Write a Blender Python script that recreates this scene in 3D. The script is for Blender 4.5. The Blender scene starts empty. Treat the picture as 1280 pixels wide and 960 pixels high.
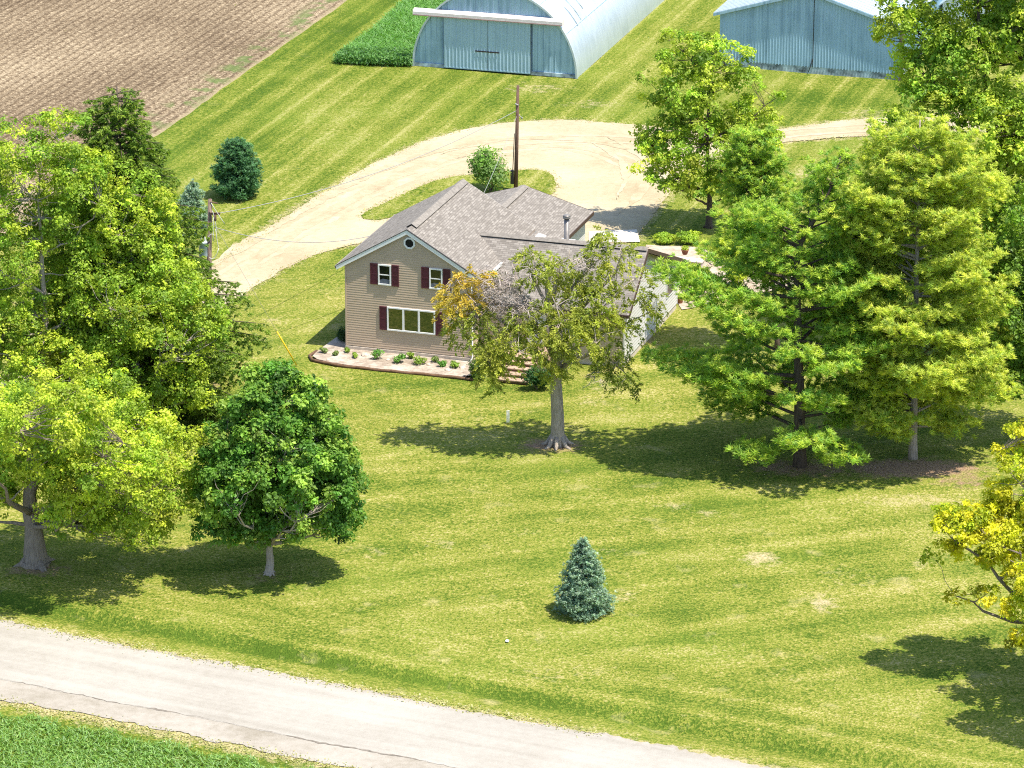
import bpy, math, random
import numpy as np
from mathutils import Vector, Matrix
from mathutils.geometry import tessellate_polygon

random.seed(7)
RNG = np.random.default_rng(7)
R = math.radians
scn = bpy.context.scene
COL = scn.collection

# ------------------------------------------------------------------ camera
F_PX, PITCH, CAM_H = 5200.0, R(19.2), 82.0
CP, SP = math.cos(PITCH), math.sin(PITCH)
cam_d = bpy.data.cameras.new('camera')
cam_d.sensor_width = 36.0
cam_d.lens = F_PX / 1280 * 36.0
cam_d.clip_start = 1.0
cam_d.clip_end = 8000.0
cam = bpy.data.objects.new('camera', cam_d)
cam.location = (0, 0, CAM_H)
cam.rotation_euler = (R(90) - PITCH, 0, 0)
COL.objects.link(cam)
scn.camera = cam


def ray(px, py):
    a = (px - 640) / F_PX
    b = -(py - 480) / F_PX
    return np.array([a, CP + b * SP, -SP + b * CP])


def G(px, py, z=0.0):
    r = ray(px, py)
    t = (z - CAM_H) / r[2]
    return np.array([r[0] * t, r[1] * t, z])


def AT(px, py, Y):
    r = ray(px, py)
    t = Y / r[1]
    return np.array([r[0] * t, Y, CAM_H + r[2] * t])


def SC(Y, z=0.0):
    return F_PX / (Y * CP + (CAM_H - z) * SP)


# ------------------------------------------------------------------ tags
def tag(o, label=None, cat=None, group=None, kind=None):
    if label: o['label'] = label
    if cat: o['category'] = cat
    if group: o['group'] = group
    if kind: o['kind'] = kind
    return o


def empty(name, loc=(0, 0, 0), rz=0.0):
    o = bpy.data.objects.new(name, None)
    o.location = loc
    o.rotation_euler = (0, 0, rz)
    COL.objects.link(o)
    return o


def link_mesh(name, me, mats, parent=None):
    o = bpy.data.objects.new(name, me)
    COL.objects.link(o)
    for m in (mats if isinstance(mats, (list, tuple)) else [mats]):
        me.materials.append(m)
    if parent is not None:
        o.parent = parent
    return o


def copy_tree(o, parent=None):
    c = o.copy()
    COL.objects.link(c)
    if parent is not None:
        c.parent = parent
    for ch in list(o.children):
        copy_tree(ch, c)
    return c


# ------------------------------------------------------------------ mesh builder
class MB:
    def __init__(s):
        s.v, s.f, s.m, s.uv, s.sm = [], [], [], [], []

    def face(s, pts, m=0, uv=None, smooth=False):
        i = len(s.v)
        s.v.extend([tuple(map(float, p)) for p in pts])
        s.f.append(tuple(range(i, i + len(pts))))
        s.m.append(m)
        s.uv.append(uv)
        s.sm.append(smooth)

    def mesh(s, verts, faces, m=0, smooth=False):
        i = len(s.v)
        s.v.extend([tuple(map(float, p)) for p in verts])
        for f in faces:
            s.f.append(tuple(i + k for k in f))
            s.m.append(m)
            s.uv.append(None)
            s.sm.append(smooth)

    def box(s, x0, x1, y0, y1, z0, z1, m=0):
        v = [(x0, y0, z0), (x1, y0, z0), (x1, y1, z0), (x0, y1, z0), (x0, y0, z1), (x1, y0, z1), (x1, y1, z1), (x0, y1, z1)]
        s.mesh(v, [(0, 3, 2, 1), (4, 5, 6, 7), (0, 1, 5, 4), (1, 2, 6, 5), (2, 3, 7, 6), (3, 0, 4, 7)], m)

    def prism(s, poly, axis, a0, a1, m=0):
        """poly: 2-D points; axis 'y': poly=(x,z); 'x': poly=(y,z); 'z': poly=(x,y)"""
        def P(p, a):
            return (p[0], a, p[1]) if axis == 'y' else ((a, p[0], p[1]) if axis == 'x' else (p[0], p[1], a))
        n = len(poly)
        v = [P(p, a0) for p in poly] + [P(p, a1) for p in poly]
        f = [tuple(range(n)), tuple(range(2 * n - 1, n - 1, -1))]
        for i in range(n):
            j = (i + 1) % n
            f.append((i, i + n, j + n, j))
        s.mesh(v, f, m)

    def tube(s, pts, radii, sides=8, m=0, smooth=True, cap=True):
        pts = [np.asarray(p, float) for p in pts]
        if not hasattr(radii, '__len__'):
            radii = [radii] * len(pts)
        n = len(pts)
        ref = np.array([0.31, 0.87, 0.38])
        rings = []
        for i in range(n):
            t = pts[min(i + 1, n - 1)] - pts[max(i - 1, 0)]
            t = t / (np.linalg.norm(t) + 1e-9)
            a = np.cross(t, ref)
            if np.linalg.norm(a) < 1e-3:
                a = np.cross(t, np.array([1., 0, 0]))
            a /= np.linalg.norm(a)
            b = np.cross(t, a)
            rings.append([pts[i] + radii[i] * (math.cos(2 * math.pi * k / sides) * a + math.sin(2 * math.pi * k / sides) * b) for k in range(sides)])
        v = [p for r in rings for p in r]
        f = []
        for i in range(n - 1):
            for k in range(sides):
                k2 = (k + 1) % sides
                f.append((i * sides + k, i * sides + k2, (i + 1) * sides + k2, (i + 1) * sides + k))
        if cap:
            f.append(tuple(range(sides))[::-1])
            f.append(tuple((n - 1) * sides + k for k in range(sides)))
        s.mesh(v, f, m, smooth)

    def lathe(s, prof, cx=0, cy=0, sides=16, m=0, smooth=True):
        v, f = [], []
        for r, z in prof:
            for k in range(sides):
                a = 2 * math.pi * k / sides
                v.append((cx + r * math.cos(a), cy + r * math.sin(a), z))
        for i in range(len(prof) - 1):
            for k in range(sides):
                k2 = (k + 1) % sides
                f.append((i * sides + k, i * sides + k2, (i + 1) * sides + k2, (i + 1) * sides + k))
        f.append(tuple(range(sides))[::-1])
        f.append(tuple((len(prof) - 1) * sides + k for k in range(sides)))
        s.mesh(v, f, m, smooth)

    def build(s, name, mats, parent=None):
        me = bpy.data.meshes.new(name)
        me.from_pydata(s.v, [], s.f)
        me.polygons.foreach_set('material_index', s.m)
        me.polygons.foreach_set('use_smooth', s.sm)
        if any(u is not None for u in s.uv):
            ul = me.uv_layers.new(name='UVMap')
            k = 0
            buf = []
            for f, u in zip(s.f, s.uv):
                for q in range(len(f)):
                    buf.extend(u[q] if u is not None else (0, 0))
            ul.data.foreach_set('uv', buf)
        me.update()
        return link_mesh(name, me, mats, parent)


def np_mesh(name, V, Fq, attrs=None, col=None, smooth=False, mats=None, parent=None):
    """V (n,3), Fq (m,4) quads; attrs dict name->(n,), col (n,3)"""
    V = np.asarray(V, np.float32)
    Fq = np.asarray(Fq, np.int32)
    me = bpy.data.meshes.new(name)
    me.vertices.add(len(V))
    me.vertices.foreach_set('co', V.ravel())
    k = Fq.shape[1]
    me.loops.add(Fq.size)
    me.loops.foreach_set('vertex_index', Fq.ravel())
    me.polygons.add(len(Fq))
    me.polygons.foreach_set('loop_start', np.arange(0, Fq.size, k, dtype=np.int32))
    me.polygons.foreach_set('loop_total', np.full(len(Fq), k, np.int32))
    me.polygons.foreach_set('use_smooth', np.full(len(Fq), smooth))
    me.update(calc_edges=True)
    for n, a in (attrs or {}).items():
        at = me.attributes.new(n, 'FLOAT', 'POINT')
        at.data.foreach_set('value', np.asarray(a, np.float32))
    if col is not None:
        at = me.attributes.new('tint', 'FLOAT_COLOR', 'POINT')
        c4 = np.ones((len(V), 4), np.float32)
        c4[:, :3] = col
        at.data.foreach_set('color', c4.ravel())
    return link_mesh(name, me, mats or [], parent)


# ------------------------------------------------------------------ materials
class NT:
    def __init__(s, name):
        s.mat = bpy.data.materials.new(name)
        s.mat.use_nodes = True
        s.t = s.mat.node_tree
        s.t.nodes.clear()
        s.out = s.t.nodes.new('ShaderNodeOutputMaterial')

    def n(s, typ, ins=None, **kw):
        nd = s.t.nodes.new('ShaderNode' + typ)
        for k, v in kw.items():
            setattr(nd, k, v)
        for k, v in (ins or {}).items():
            s.set(nd, k, v)
        return nd

    def set(s, nd, k, v):
        if isinstance(v, bpy.types.NodeSocket):
            s.t.links.new(v, nd.inputs[k])
        else:
            nd.inputs[k].default_value = v

    def math(s, op, a, b=0.0, c=None, clamp=False):
        nd = s.n('Math', operation=op, use_clamp=clamp)
        s.set(nd, 0, a)
        s.set(nd, 1, b)
        if c is not None: s.set(nd, 2, c)
        return nd.outputs[0]

    def mix(s, f, a, b, mode='MIX'):
        nd = s.n('Mix', data_type='RGBA', blend_type=mode, clamp_factor=True)
        s.set(nd, 0, f)
        for i, v in ((6, a), (7, b)):
            if not isinstance(v, bpy.types.NodeSocket):
                v = (*v, 1) if len(v) == 3 else v
            s.set(nd, i, v)
        return nd.outputs[2]

    def noise(s, vec, scale, detail=2.0, rough=0.55, dist=0.0):
        nd = s.n('TexNoise', {'Scale': scale, 'Detail': detail, 'Roughness': rough, 'Distortion': dist})
        if vec is not None: s.set(nd, 'Vector', vec)
        return nd.outputs['Fac']

    def ramp(s, f, *stops):
        nd = s.n('ValToRGB')
        cr = nd.color_ramp
        while len(cr.elements) < len(stops): cr.elements.new(0.5)
        for e, (p, c) in zip(cr.elements, stops):
            e.position = p
            e.color = (*c, 1) if hasattr(c, '__len__') else (c, c, c, 1)
        s.set(nd, 0, f)
        return nd.outputs[0]

    def attr(s, name, out='Fac'):
        return s.n('Attribute', attribute_name=name).outputs[out]

    def pos(s):
        return s.n('NewGeometry').outputs['Position']

    def obj(s):
        return s.n('TexCoord').outputs['Object']

    def mapping(s, vec, rot=(0, 0, 0), scale=(1, 1, 1), loc=(0, 0, 0)):
        nd = s.n('Mapping', {'Rotation': rot, 'Scale': scale, 'Location': loc})
        s.set(nd, 'Vector', vec)
        return nd.outputs[0]

    def bump(s, h, strength=0.3, dist=0.02):
        nd = s.n('Bump', {'Strength': strength, 'Distance': dist})
        s.set(nd, 'Height', h)
        return nd.outputs[0]

    def bsdf(s, color, rough=0.8, metal=0.0, normal=None, spec=0.3):
        nd = s.n('BsdfPrincipled', {'Roughness': rough, 'Metallic': metal, 'Specular IOR Level': spec})
        if not isinstance(color, bpy.types.NodeSocket) and len(color) == 3: color = (*color, 1)
        s.set(nd, 'Base Color', color)
        if normal is not None: s.set(nd, 'Normal', normal)
        s.t.links.new(nd.outputs[0], s.out.inputs[0])
        return s.mat

    def surf(s, sock):
        s.t.links.new(sock, s.out.inputs[0])
        return s.mat


def mat_plain(name, col, rough=0.6, metal=0.0, var=0.12, scale=6.0, spec=0.3):
    t = NT(name)
    n = t.noise(t.obj(), scale, 4)
    lo = tuple(c * (1 - var) for c in col)
    hi = tuple(min(1, c * (1 + var)) for c in col)
    return t.bsdf(t.ramp(n, (0.3, lo), (0.7, hi)), rough, metal, spec=spec)


def mat_leaf(name, trans=0.4, rough=0.55, gloss=0.05):
    t = NT(name)
    c = t.attr('tint', 'Color')
    d = t.n('BsdfDiffuse', {'Color': c})
    tc = t.mix(1.0, c, (1.25, 1.3, 0.55), 'MULTIPLY')
    tr = t.n('BsdfTranslucent', {'Color': tc})
    m = t.n('MixShader', {0: trans})
    t.t.links.new(d.outputs[0], m.inputs[1])
    t.t.links.new(tr.outputs[0], m.inputs[2])
    g = t.n('BsdfGlossy', {'Roughness': rough, 'Color': (0.9, 0.95, 1, 1)})
    m2 = t.n('MixShader', {0: gloss})
    t.t.links.new(m.outputs[0], m2.inputs[1])
    t.t.links.new(g.outputs[0], m2.inputs[2])
    return t.surf(m2.outputs[0])


def mat_bark(name, c1, c2, scale=3.0):
    t = NT(name)
    v = t.mapping(t.pos(), scale=(4, 4, 0.8))
    n = t.noise(v, scale, 6, 0.65)
    n2 = t.noise(t.pos(), 0.8, 3)
    c = t.ramp(n, (0.3, c1), (0.65, c2))
    c = t.mix(t.math('MULTIPLY', n2, 0.4), c, tuple(x * 1.3 for x in c2))
    return t.bsdf(c, 0.9, normal=t.bump(n, 0.8, 0.06), spec=0.1)


M = {}


def make_lawn_mat():
    t = NT('lawn_grass')
    p = t.pos()
    big = t.noise(p, 0.055, 3)
    mid = t.noise(p, 0.35, 4, 0.6)
    sm = t.noise(p, 2.2, 4, 0.65)
    gr = t.noise(p, 9.0, 3, 0.7)
    warp = t.noise(p, 0.12, 2)

    def streak(az, along, across, wl, off, wamp=9.0):
        v = t.mapping(p, rot=(0, 0, -az))                # x along the mowing direction
        s1 = t.noise(t.mapping(v, scale=(along, across, 1), loc=(off, off, 0)), 1.0, 4, 0.6)
        sx = t.n('SeparateXYZ', {0: v})
        ph = t.math('MULTIPLY_ADD', sx.outputs[1], 2 * math.pi / wl, t.math('MULTIPLY', warp, wamp))
        w = t.math('SINE', ph)
        ws = t.ramp(t.math('MULTIPLY_ADD', w, 0.5, 0.5), (0.25, 0.0), (0.75, 1.0))
        thin = t.ramp(t.math('MULTIPLY_ADD', w, 0.5, 0.5), (0.9, 0.0), (1.0, 1.0))
        return s1, ws, thin
    b1, bw, bt = streak(R(72.5), 0.04, 1.5, 2.5, 3.0, 2.5)
    f1, fw, ft = streak(R(17), 0.10, 0.55, 4.3, 9.0)
    r1, rw, rt = streak(R(-24.8), 0.06, 0.8, 3.0, 17.0)
    front = t.attr('front')
    nroad = t.attr('nroad')

    def sel(b, f, r):
        m = t.n('Mix', data_type='FLOAT')
        t.set(m, 0, front); t.set(m, 2, b); t.set(m, 3, f)
        m2 = t.n('Mix', data_type='FLOAT')
        t.set(m2, 0, nroad); t.set(m2, 2, m.outputs[0]); t.set(m2, 3, r)
        return m2.outputs[0]
    st = sel(b1, f1, r1)
    wv = sel(t.math('MULTIPLY_ADD', bw, 1.1, -0.05), t.math('MULTIPLY', fw, 0.75), t.math('MULTIPLY', rw, 0.6))
    th = sel(t.math('MULTIPLY', bt, 1.2), t.math('MULTIPLY', ft, 0.35), t.math('MULTIPLY', rt, 0.3))
    # lightness driver
    v = t.math('MULTIPLY_ADD', t.math('SUBTRACT', st, 0.5), 1.05, 0.46)
    v = t.math('MULTIPLY_ADD', t.math('SUBTRACT', big, 0.5), 0.9, v)
    v = t.math('MULTIPLY_ADD', t.math('SUBTRACT', mid, 0.5), 0.7, v)
    v = t.math('MULTIPLY_ADD', t.math('SUBTRACT', sm, 0.5), 0.5, v)
    v = t.math('MULTIPLY_ADD', t.math('SUBTRACT', wv, 0.5), 0.15, v)
    v = t.math('MULTIPLY_ADD', th, 0.16, v)
    v = t.math('MULTIPLY_ADD', t.math('SUBTRACT', gr, 0.5), 1.65, v)
    g2 = t.noise(p, 4.5, 2, 0.6)
    v = t.math('MULTIPLY_ADD', t.math('SUBTRACT', g2, 0.5), 1.3, v)
    lush = t.attr('lush')
    v = t.math('MULTIPLY_ADD', lush, -0.42, v)
    c = t.ramp(v, (0.0, (0.066, 0.116, 0.014)), (0.25, (0.136, 0.182, 0.025)), (0.55, (0.228, 0.240, 0.043)), (0.8, (0.312, 0.298, 0.085)), (1.0, (0.42, 0.375, 0.165)))
    # hue drift between yellow green and green
    c = t.mix(t.ramp(t.noise(p, 0.11, 3), (0.48, 0.0), (0.8, 0.40)), c, (0.160, 0.232, 0.032))
    c = t.mix(t.math('MULTIPLY_ADD', front, -0.85, 0.85), c, t.mix(1.0, c, (0.80, 0.88, 0.72), 'MULTIPLY'))
    # dry, worn grass
    dry = t.attr('dry')
    dn = t.noise(p, 1.6, 5, 0.7)
    dm = t.ramp(t.math('ADD', dry, t.math('MULTIPLY_ADD', t.math('SUBTRACT', dn, 0.5), 1.5, t.math('MULTIPLY', t.math('SUBTRACT', gr, 0.5), 0.6))), (0.42, 0.0), (0.85, 1.0))
    dc = t.ramp(t.noise(p, 5.0, 4, 0.7), (0.3, (0.31, 0.26, 0.11)), (0.7, (0.56, 0.47, 0.30)))
    c = t.mix(dm, c, dc)
    # random small scorched patches
    pn = t.noise(p, 0.42, 4, 0.6)
    pm = t.math('MULTIPLY', t.ramp(pn, (0.60, 0.0), (0.75, 0.55)), t.math('MULTIPLY_ADD', front, 0.8, 0.2))
    c = t.mix(pm, c, t.ramp(sm, (0.35, (0.36, 0.32, 0.11)), (0.65, (0.52, 0.44, 0.24))))
    dirt = t.attr('dirt')
    dd = t.ramp(t.math('ADD', dirt, t.math('MULTIPLY', t.math('SUBTRACT', dn, 0.5), 1.2)), (0.4, 0.0), (0.7, 1.0))
    c = t.mix(dd, c, t.ramp(gr, (0.3, (0.17, 0.105, 0.06)), (0.7, (0.40, 0.28, 0.19))))
    h = t.math('MULTIPLY_ADD', gr, 1.0, t.math('MULTIPLY', g2, 1.2))
    return t.bsdf(c, 0.95, normal=t.bump(h, 0.9, 0.12), spec=0.05)


def make_gravel_mat(name, c0, c1, c2, speck=14.0, patch=0.25, streak=None):
    t = NT(name)
    p = t.pos()
    a = t.noise(p, patch, 5, 0.6)
    b = t.noise(p, speck, 3, 0.7)
    c = t.noise(p, 2.4, 4, 0.6)
    v = t.math('MULTIPLY_ADD', t.math('SUBTRACT', b, 0.5), 0.7, t.math('MULTIPLY_ADD', t.math('SUBTRACT', c, 0.5), 0.5, a))
    if streak is not None:
        sv = t.mapping(t.mapping(p, rot=(0, 0, -streak)), scale=(0.05, 1.1, 1))
        v = t.math('MULTIPLY_ADD', t.math('SUBTRACT', t.noise(sv, 1.0, 4, 0.6), 0.5), 0.9, v)
    col = t.ramp(v, (0.2, c0), (0.5, c1), (0.75, c2))
    return t.bsdf(col, 0.95, normal=t.bump(b, 0.4, 0.03), spec=0.1)


def make_field_mat():
    t = NT('tilled_soil')
    p = t.pos()
    row = t.attr('row')
    v = t.mapping(p, rot=(0, 0, -R(72.9)), scale=(1.0, 2.6, 1))
    res = t.noise(v, 2.6, 5, 0.75)
    fine = t.noise(p, 7.5, 4, 0.75)
    big = t.noise(p, 0.05, 4)
    x = t.math('MULTIPLY_ADD', t.math('SUBTRACT', res, 0.5), 2.4, 0.52)
    x = t.math('MULTIPLY_ADD', t.math('SUBTRACT', fine, 0.5), 2.2, x)
    x = t.math('MULTIPLY_ADD', t.math('SUBTRACT', big, 0.5), 0.9, x)
    x = t.math('MULTIPLY_ADD', t.math('POWER', t.math('MULTIPLY_ADD', row, 0.5, 0.5), 4.0), -0.24, x)
    c = t.ramp(x, (0.12, (0.074, 0.052, 0.033)), (0.40, (0.148, 0.110, 0.070)), (0.62, (0.232, 0.180, 0.117)), (0.9, (0.41, 0.338, 0.232)))
    edge = t.attr('edge')
    em = t.ramp(t.math('MULTIPLY_ADD', fine, 0.6, edge), (0.7, 0.0), (1.1, 1.0))
    c = t.mix(em, c, (0.27, 0.225, 0.14))
    gm = t.math('MULTIPLY', t.ramp(t.noise(p, 0.5, 4), (0.50, 0.0), (0.60, 0.8)), t.attr('weed'))
    c = t.mix(gm, c, (0.10, 0.15, 0.045))
    return t.bsdf(c, 0.95, normal=t.bump(t.math('ADD', fine, res), 0.7, 0.08), spec=0.05)


def make_shingles():
    t = NT('roof_shingles')
    uv = t.n('UVMap').outputs[0]
    br = t.n('TexBrick', {'Scale': 1.0, 'Mortar Size': 0.012, 'Mortar Smooth': 0.3, 'Bias': 0.0, 'Brick Width': 0.36, 'Row Height': 0.15,
                          'Color1': (0.0, 0.0, 0.0, 1), 'Color2': (1, 1, 1, 1), 'Mortar': (0.5, 0.5, 0.5, 1)})
    t.set(br, 'Vector', uv)
    v = t.noise(uv, 2.2, 4)
    f = t.noise(uv, 9.0, 3)
    x = t.math('MULTIPLY_ADD', t.math('SUBTRACT', v, 0.5), 0.5, t.n('RGBToBW', {0: br.outputs[0]}).outputs[0])
    x = t.math('MULTIPLY_ADD', t.math('SUBTRACT', f, 0.5), 0.6, x)
    c = t.ramp(x, (0.0, (0.160, 0.146, 0.131)), (0.35, (0.195, 0.179, 0.161)), (0.7, (0.226, 0.208, 0.188)), (1.0, (0.268, 0.249, 0.226)))
    c = t.mix(t.math('MULTIPLY', br.outputs['Fac'], 0.6), c, (0.085, 0.072, 0.07))
    return t.bsdf(c, 0.9, normal=t.bump(t.math('SUBTRACT', x, t.math('MULTIPLY', br.outputs['Fac'], 1.5)), 0.5, 0.02), spec=0.15)


def make_siding(name, col, var=0.06):
    t = NT(name)
    p = t.obj()
    a = t.noise(p, 0.7, 4)
    b = t.noise(t.mapping(p, scale=(1, 1, 6)), 2.0, 4)
    x = t.math('MULTIPLY_ADD', t.math('SUBTRACT', b, 0.5), 0.8, a)
    return t.bsdf(t.ramp(x, (0.3, tuple(c * (1 - var) for c in col)), (0.7, tuple(c * (1 + var) for c in col))), 0.55, spec=0.3)


def make_metal_siding(name, col, stain, rough=0.4, metal=0.25, stain_amt=0.5):
    """painted / galvanised sheet with vertical streaks"""
    t = NT(name)
    p = t.obj()
    s = t.noise(t.mapping(p, scale=(2.2, 2.2, 0.10)), 1.3, 5, 0.65)
    a = t.noise(p, 0.35, 4)
    x = t.math('MULTIPLY_ADD', t.math('SUBTRACT', a, 0.5), 0.7, s)
    c = t.ramp(x, (0.32, stain), (0.52, col), (0.8, tuple(min(1, q * 1.15) for q in col)))
    c = t.mix(1 - stain_amt, c, col)
    return t.bsdf(c, rough, metal, spec=0.5)


def make_glass(name, dark, refl=0.22):
    t = NT(name)
    d = t.n('BsdfPrincipled', {'Base Color': (*dark, 1), 'Roughness': 0.2, 'Specular IOR Level': 0.3})
    g = t.n('BsdfGlossy', {'Color': (0.9, 0.95, 0.9, 1), 'Roughness': 0.015})
    m = t.n('MixShader', {0: refl})
    t.t.links.new(d.outputs[0], m.inputs[1])
    t.t.links.new(g.outputs[0], m.inputs[2])
    return t.surf(m.outputs[0])


M['lawn'] = make_lawn_mat()
M['drive'] = make_gravel_mat('driveway_gravel', (0.28, 0.225, 0.14), (0.375, 0.318, 0.212), (0.43, 0.38, 0.275), patch=0.16)
M['road'] = make_gravel_mat('chipseal', (0.255, 0.236, 0.203), (0.310, 0.292, 0.258), (0.352, 0.335, 0.300), patch=0.12, streak=R(-24.8))
M['shoulder'] = make_gravel_mat('shoulder_gravel', (0.22, 0.197, 0.157), (0.298, 0.273, 0.233), (0.345, 0.322, 0.284), patch=0.3)
M['crack'] = mat_plain('road_crack', (0.17, 0.15, 0.125), 0.95, var=0.4, scale=3)
M['field'] = make_field_mat()
M['shingle'] = make_shingles()
M['ridge'] = mat_plain('ridge_shingle', (0.205, 0.188, 0.169), 0.9, scale=5, var=0.25)
M['gap_shade'] = mat_plain('gap_shade', (0.02, 0.018, 0.018), 0.8)  # near-black for the main vent's slot and the painted shadow under the wing cap
M['tan'] = make_siding('tan_vinyl', (0.48, 0.38, 0.29))
M['white_siding'] = make_siding('pale_vinyl', (0.50, 0.495, 0.49))
M['trim'] = mat_plain('white_trim', (0.74, 0.76, 0.77), 0.45, var=0.05)
M['soffit'] = mat_plain('soffit', (0.30, 0.25, 0.22), 0.6)
M['brown_trim'] = mat_plain('brown_fascia', (0.06, 0.036, 0.031), 0.6)
M['shutter'] = mat_plain('burgundy_shutter', (0.085, 0.022, 0.036), 0.5)
M['conc'] = mat_plain('concrete', (0.48, 0.42, 0.36), 0.9, var=0.2, scale=3)
M['slab'] = mat_plain('pale_concrete', (0.52, 0.485, 0.44), 0.9, var=0.08, scale=1.5)
M['glass'] = make_glass('window_glass', (0.008, 0.010, 0.010), 0.05)
M['glass_big'] = make_glass('picture_glass', (0.010, 0.012, 0.008), 0.13)
M['curtain'] = mat_plain('window_curtain', (0.10, 0.12, 0.16), 0.8)
M['flue'] = mat_plain('flue_metal', (0.23, 0.215, 0.205), 0.45, 0.5, var=0.2)
M['bed'] = make_gravel_mat('bed_stone', (0.15, 0.115, 0.09), (0.33, 0.28, 0.23), (0.46, 0.41, 0.355), speck=5.0, patch=0.8)
M['edging'] = mat_plain('timber_edging', (0.13, 0.075, 0.045), 0.9, var=0.3)
M['step'] = mat_plain('timber_step', (0.36, 0.255, 0.185), 0.9, var=0.25)
M['rock'] = mat_plain('boulder', (0.50, 0.42, 0.35), 0.9, var=0.3, scale=4)
M['patio'] = make_gravel_mat('patio_stone', (0.28, 0.215, 0.17), (0.40, 0.325, 0.265), (0.48, 0.41, 0.345), speck=4.0, patch=0.6)
M['terracotta'] = mat_plain('clay_pot', (0.26, 0.11, 0.07), 0.8)
M['iron'] = mat_plain('dark_iron', (0.045, 0.04, 0.04), 0.6, 0.4)
M['quon'] = make_metal_siding('galvanised_front', (0.30, 0.46, 0.60), (0.12, 0.23, 0.34), stain_amt=0.65)
M['quon_door'] = make_metal_siding('galvanised_door', (0.335, 0.485, 0.61), (0.23, 0.36, 0.48), stain_amt=0.5)
M['quon_roof'] = make_metal_siding('galvanised_arch', (0.47, 0.55, 0.61), (0.36, 0.44, 0.50), rough=0.38, metal=0.35, stain_amt=0.5)
M['rail'] = mat_plain('track_hood', (0.62, 0.565, 0.55), 0.5, var=0.1)
M['rail_red'] = mat_plain('track_edge', (0.32, 0.20, 0.18), 0.6)
M['barn'] = make_metal_siding('blue_steel_siding', (0.27, 0.43, 0.56), (0.12, 0.23, 0.33), metal=0.05, stain_amt=0.55)
M['barn_roof'] = make_metal_siding('steel_roof', (0.48, 0.56, 0.61), (0.35, 0.43, 0.49), metal=0.3)
M['found'] = mat_plain('stained_foundation', (0.26, 0.33, 0.36), 0.9, var=0.75, scale=1.6)
M['white_paint'] = mat_plain('white_paint', (0.76, 0.77, 0.78), 0.5, var=0.05)
M['dark'] = mat_plain('near_black', (0.015, 0.016, 0.018), 0.5)
M['pole'] = mat_bark('weathered_pole', (0.085, 0.06, 0.05), (0.21, 0.155, 0.13))
M['pole_dark'] = mat_bark('creosote_pole', (0.06, 0.04, 0.035), (0.15, 0.095, 0.075))
M['can'] = mat_plain('transformer_grey', (0.42, 0.50, 0.55), 0.4, 0.1)
M['wire'] = mat_plain('cable', (0.30, 0.30, 0.29), 0.5)
M['wire_light'] = mat_plain('pale_cable', (0.55, 0.57, 0.55), 0.5)
M['yellow'] = mat_plain('guy_yellow', (0.80, 0.50, 0.02), 0.5)
M['silver'] = mat_plain('silver_paint', (0.28, 0.33, 0.38), 0.3, 0.4)
M['bark_grey'] = mat_bark('grey_bark', (0.10, 0.08, 0.065), (0.27, 0.225, 0.185))
M['bark_pale'] = mat_bark('pale_bark', (0.17, 0.14, 0.115), (0.40, 0.345, 0.295))
M['bark_dark'] = mat_bark('dark_bark', (0.035, 0.027, 0.022), (0.11, 0.085, 0.07))
M['dead'] = mat_bark('dead_twigs', (0.27, 0.22, 0.20), (0.52, 0.45, 0.41))
M['leaf'] = mat_leaf('broad_leaf', 0.42, 0.5, 0.015)
M['needle'] = mat_leaf('needle', 0.45, 0.5, 0.015)
M['blade'] = mat_leaf('grass_blade', 0.35)

# ------------------------------------------------------------------ polyline helpers
def resample(pts, step):
    pts = np.asarray(pts, float)[:, :2]
    out = []
    for a, b in zip(pts[:-1], pts[1:]):
        n = max(1, int(np.linalg.norm(b - a) / step))
        for i in range(n):
            out.append(a + (b - a) * i / n)
    out.append(pts[-1])
    return np.array(out)


def smooth_closed(pts, it=2):
    p = np.asarray(pts, float)[:, :2]
    for _ in range(it):
        q = np.roll(p, -1, 0)
        p = np.stack([p * 0.75 + q * 0.25, p * 0.25 + q * 0.75], 1).reshape(-1, 2)
    return p


def dist_poly(X, Y, pts):
    """distance from points to a polyline"""
    d = np.full(X.shape, 1e9)
    for a, b in zip(pts[:-1], pts[1:]):
        ab = b - a
        L2 = ab @ ab + 1e-12
        t = np.clip(((X - a[0]) * ab[0] + (Y - a[1]) * ab[1]) / L2, 0, 1)
        d = np.minimum(d, np.hypot(X - a[0] - t * ab[0], Y - a[1] - t * ab[1]))
    return d


def inside(X, Y, poly):
    c = np.zeros(X.shape, bool)
    n = len(poly)
    j = n - 1
    for i in range(n):
        xi, yi = poly[i]
        xj, yj = poly[j]
        k = ((yi > Y) != (yj > Y)) & (X < (xj - xi) * (Y - yi) / (yj - yi + 1e-12) + xi)
        c ^= k
        j = i
    return c


def jitter_closed(p, amp, step=0.22, seed=1):
    rg = np.random.default_rng(seed)
    q = resample(np.vstack([p, p[:1]]), step)[:-1]
    t = np.roll(q, -1, 0) - np.roll(q, 1, 0)
    t /= np.linalg.norm(t, axis=1)[:, None] + 1e-9
    nrm = np.stack([t[:, 1], -t[:, 0]], 1)
    n = len(q)
    w = np.zeros(n)
    for wl, a in ((24, 0.9), (9, 0.6), (3, 0.45)):
        k = rg.normal(size=n)
        ker = np.exp(-0.5 * (np.arange(-3 * wl, 3 * wl + 1) / wl) ** 2)
        ker /= np.sqrt((ker ** 2).sum())
        w += a * np.real(np.fft.ifft(np.fft.fft(k) * np.fft.fft(np.pad(ker, (0, n - len(ker))) if len(ker) <= n else ker[:n])))
    w += 0.3 * rg.normal(size=n)
    return q + nrm * (w * amp)[:, None]


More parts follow.
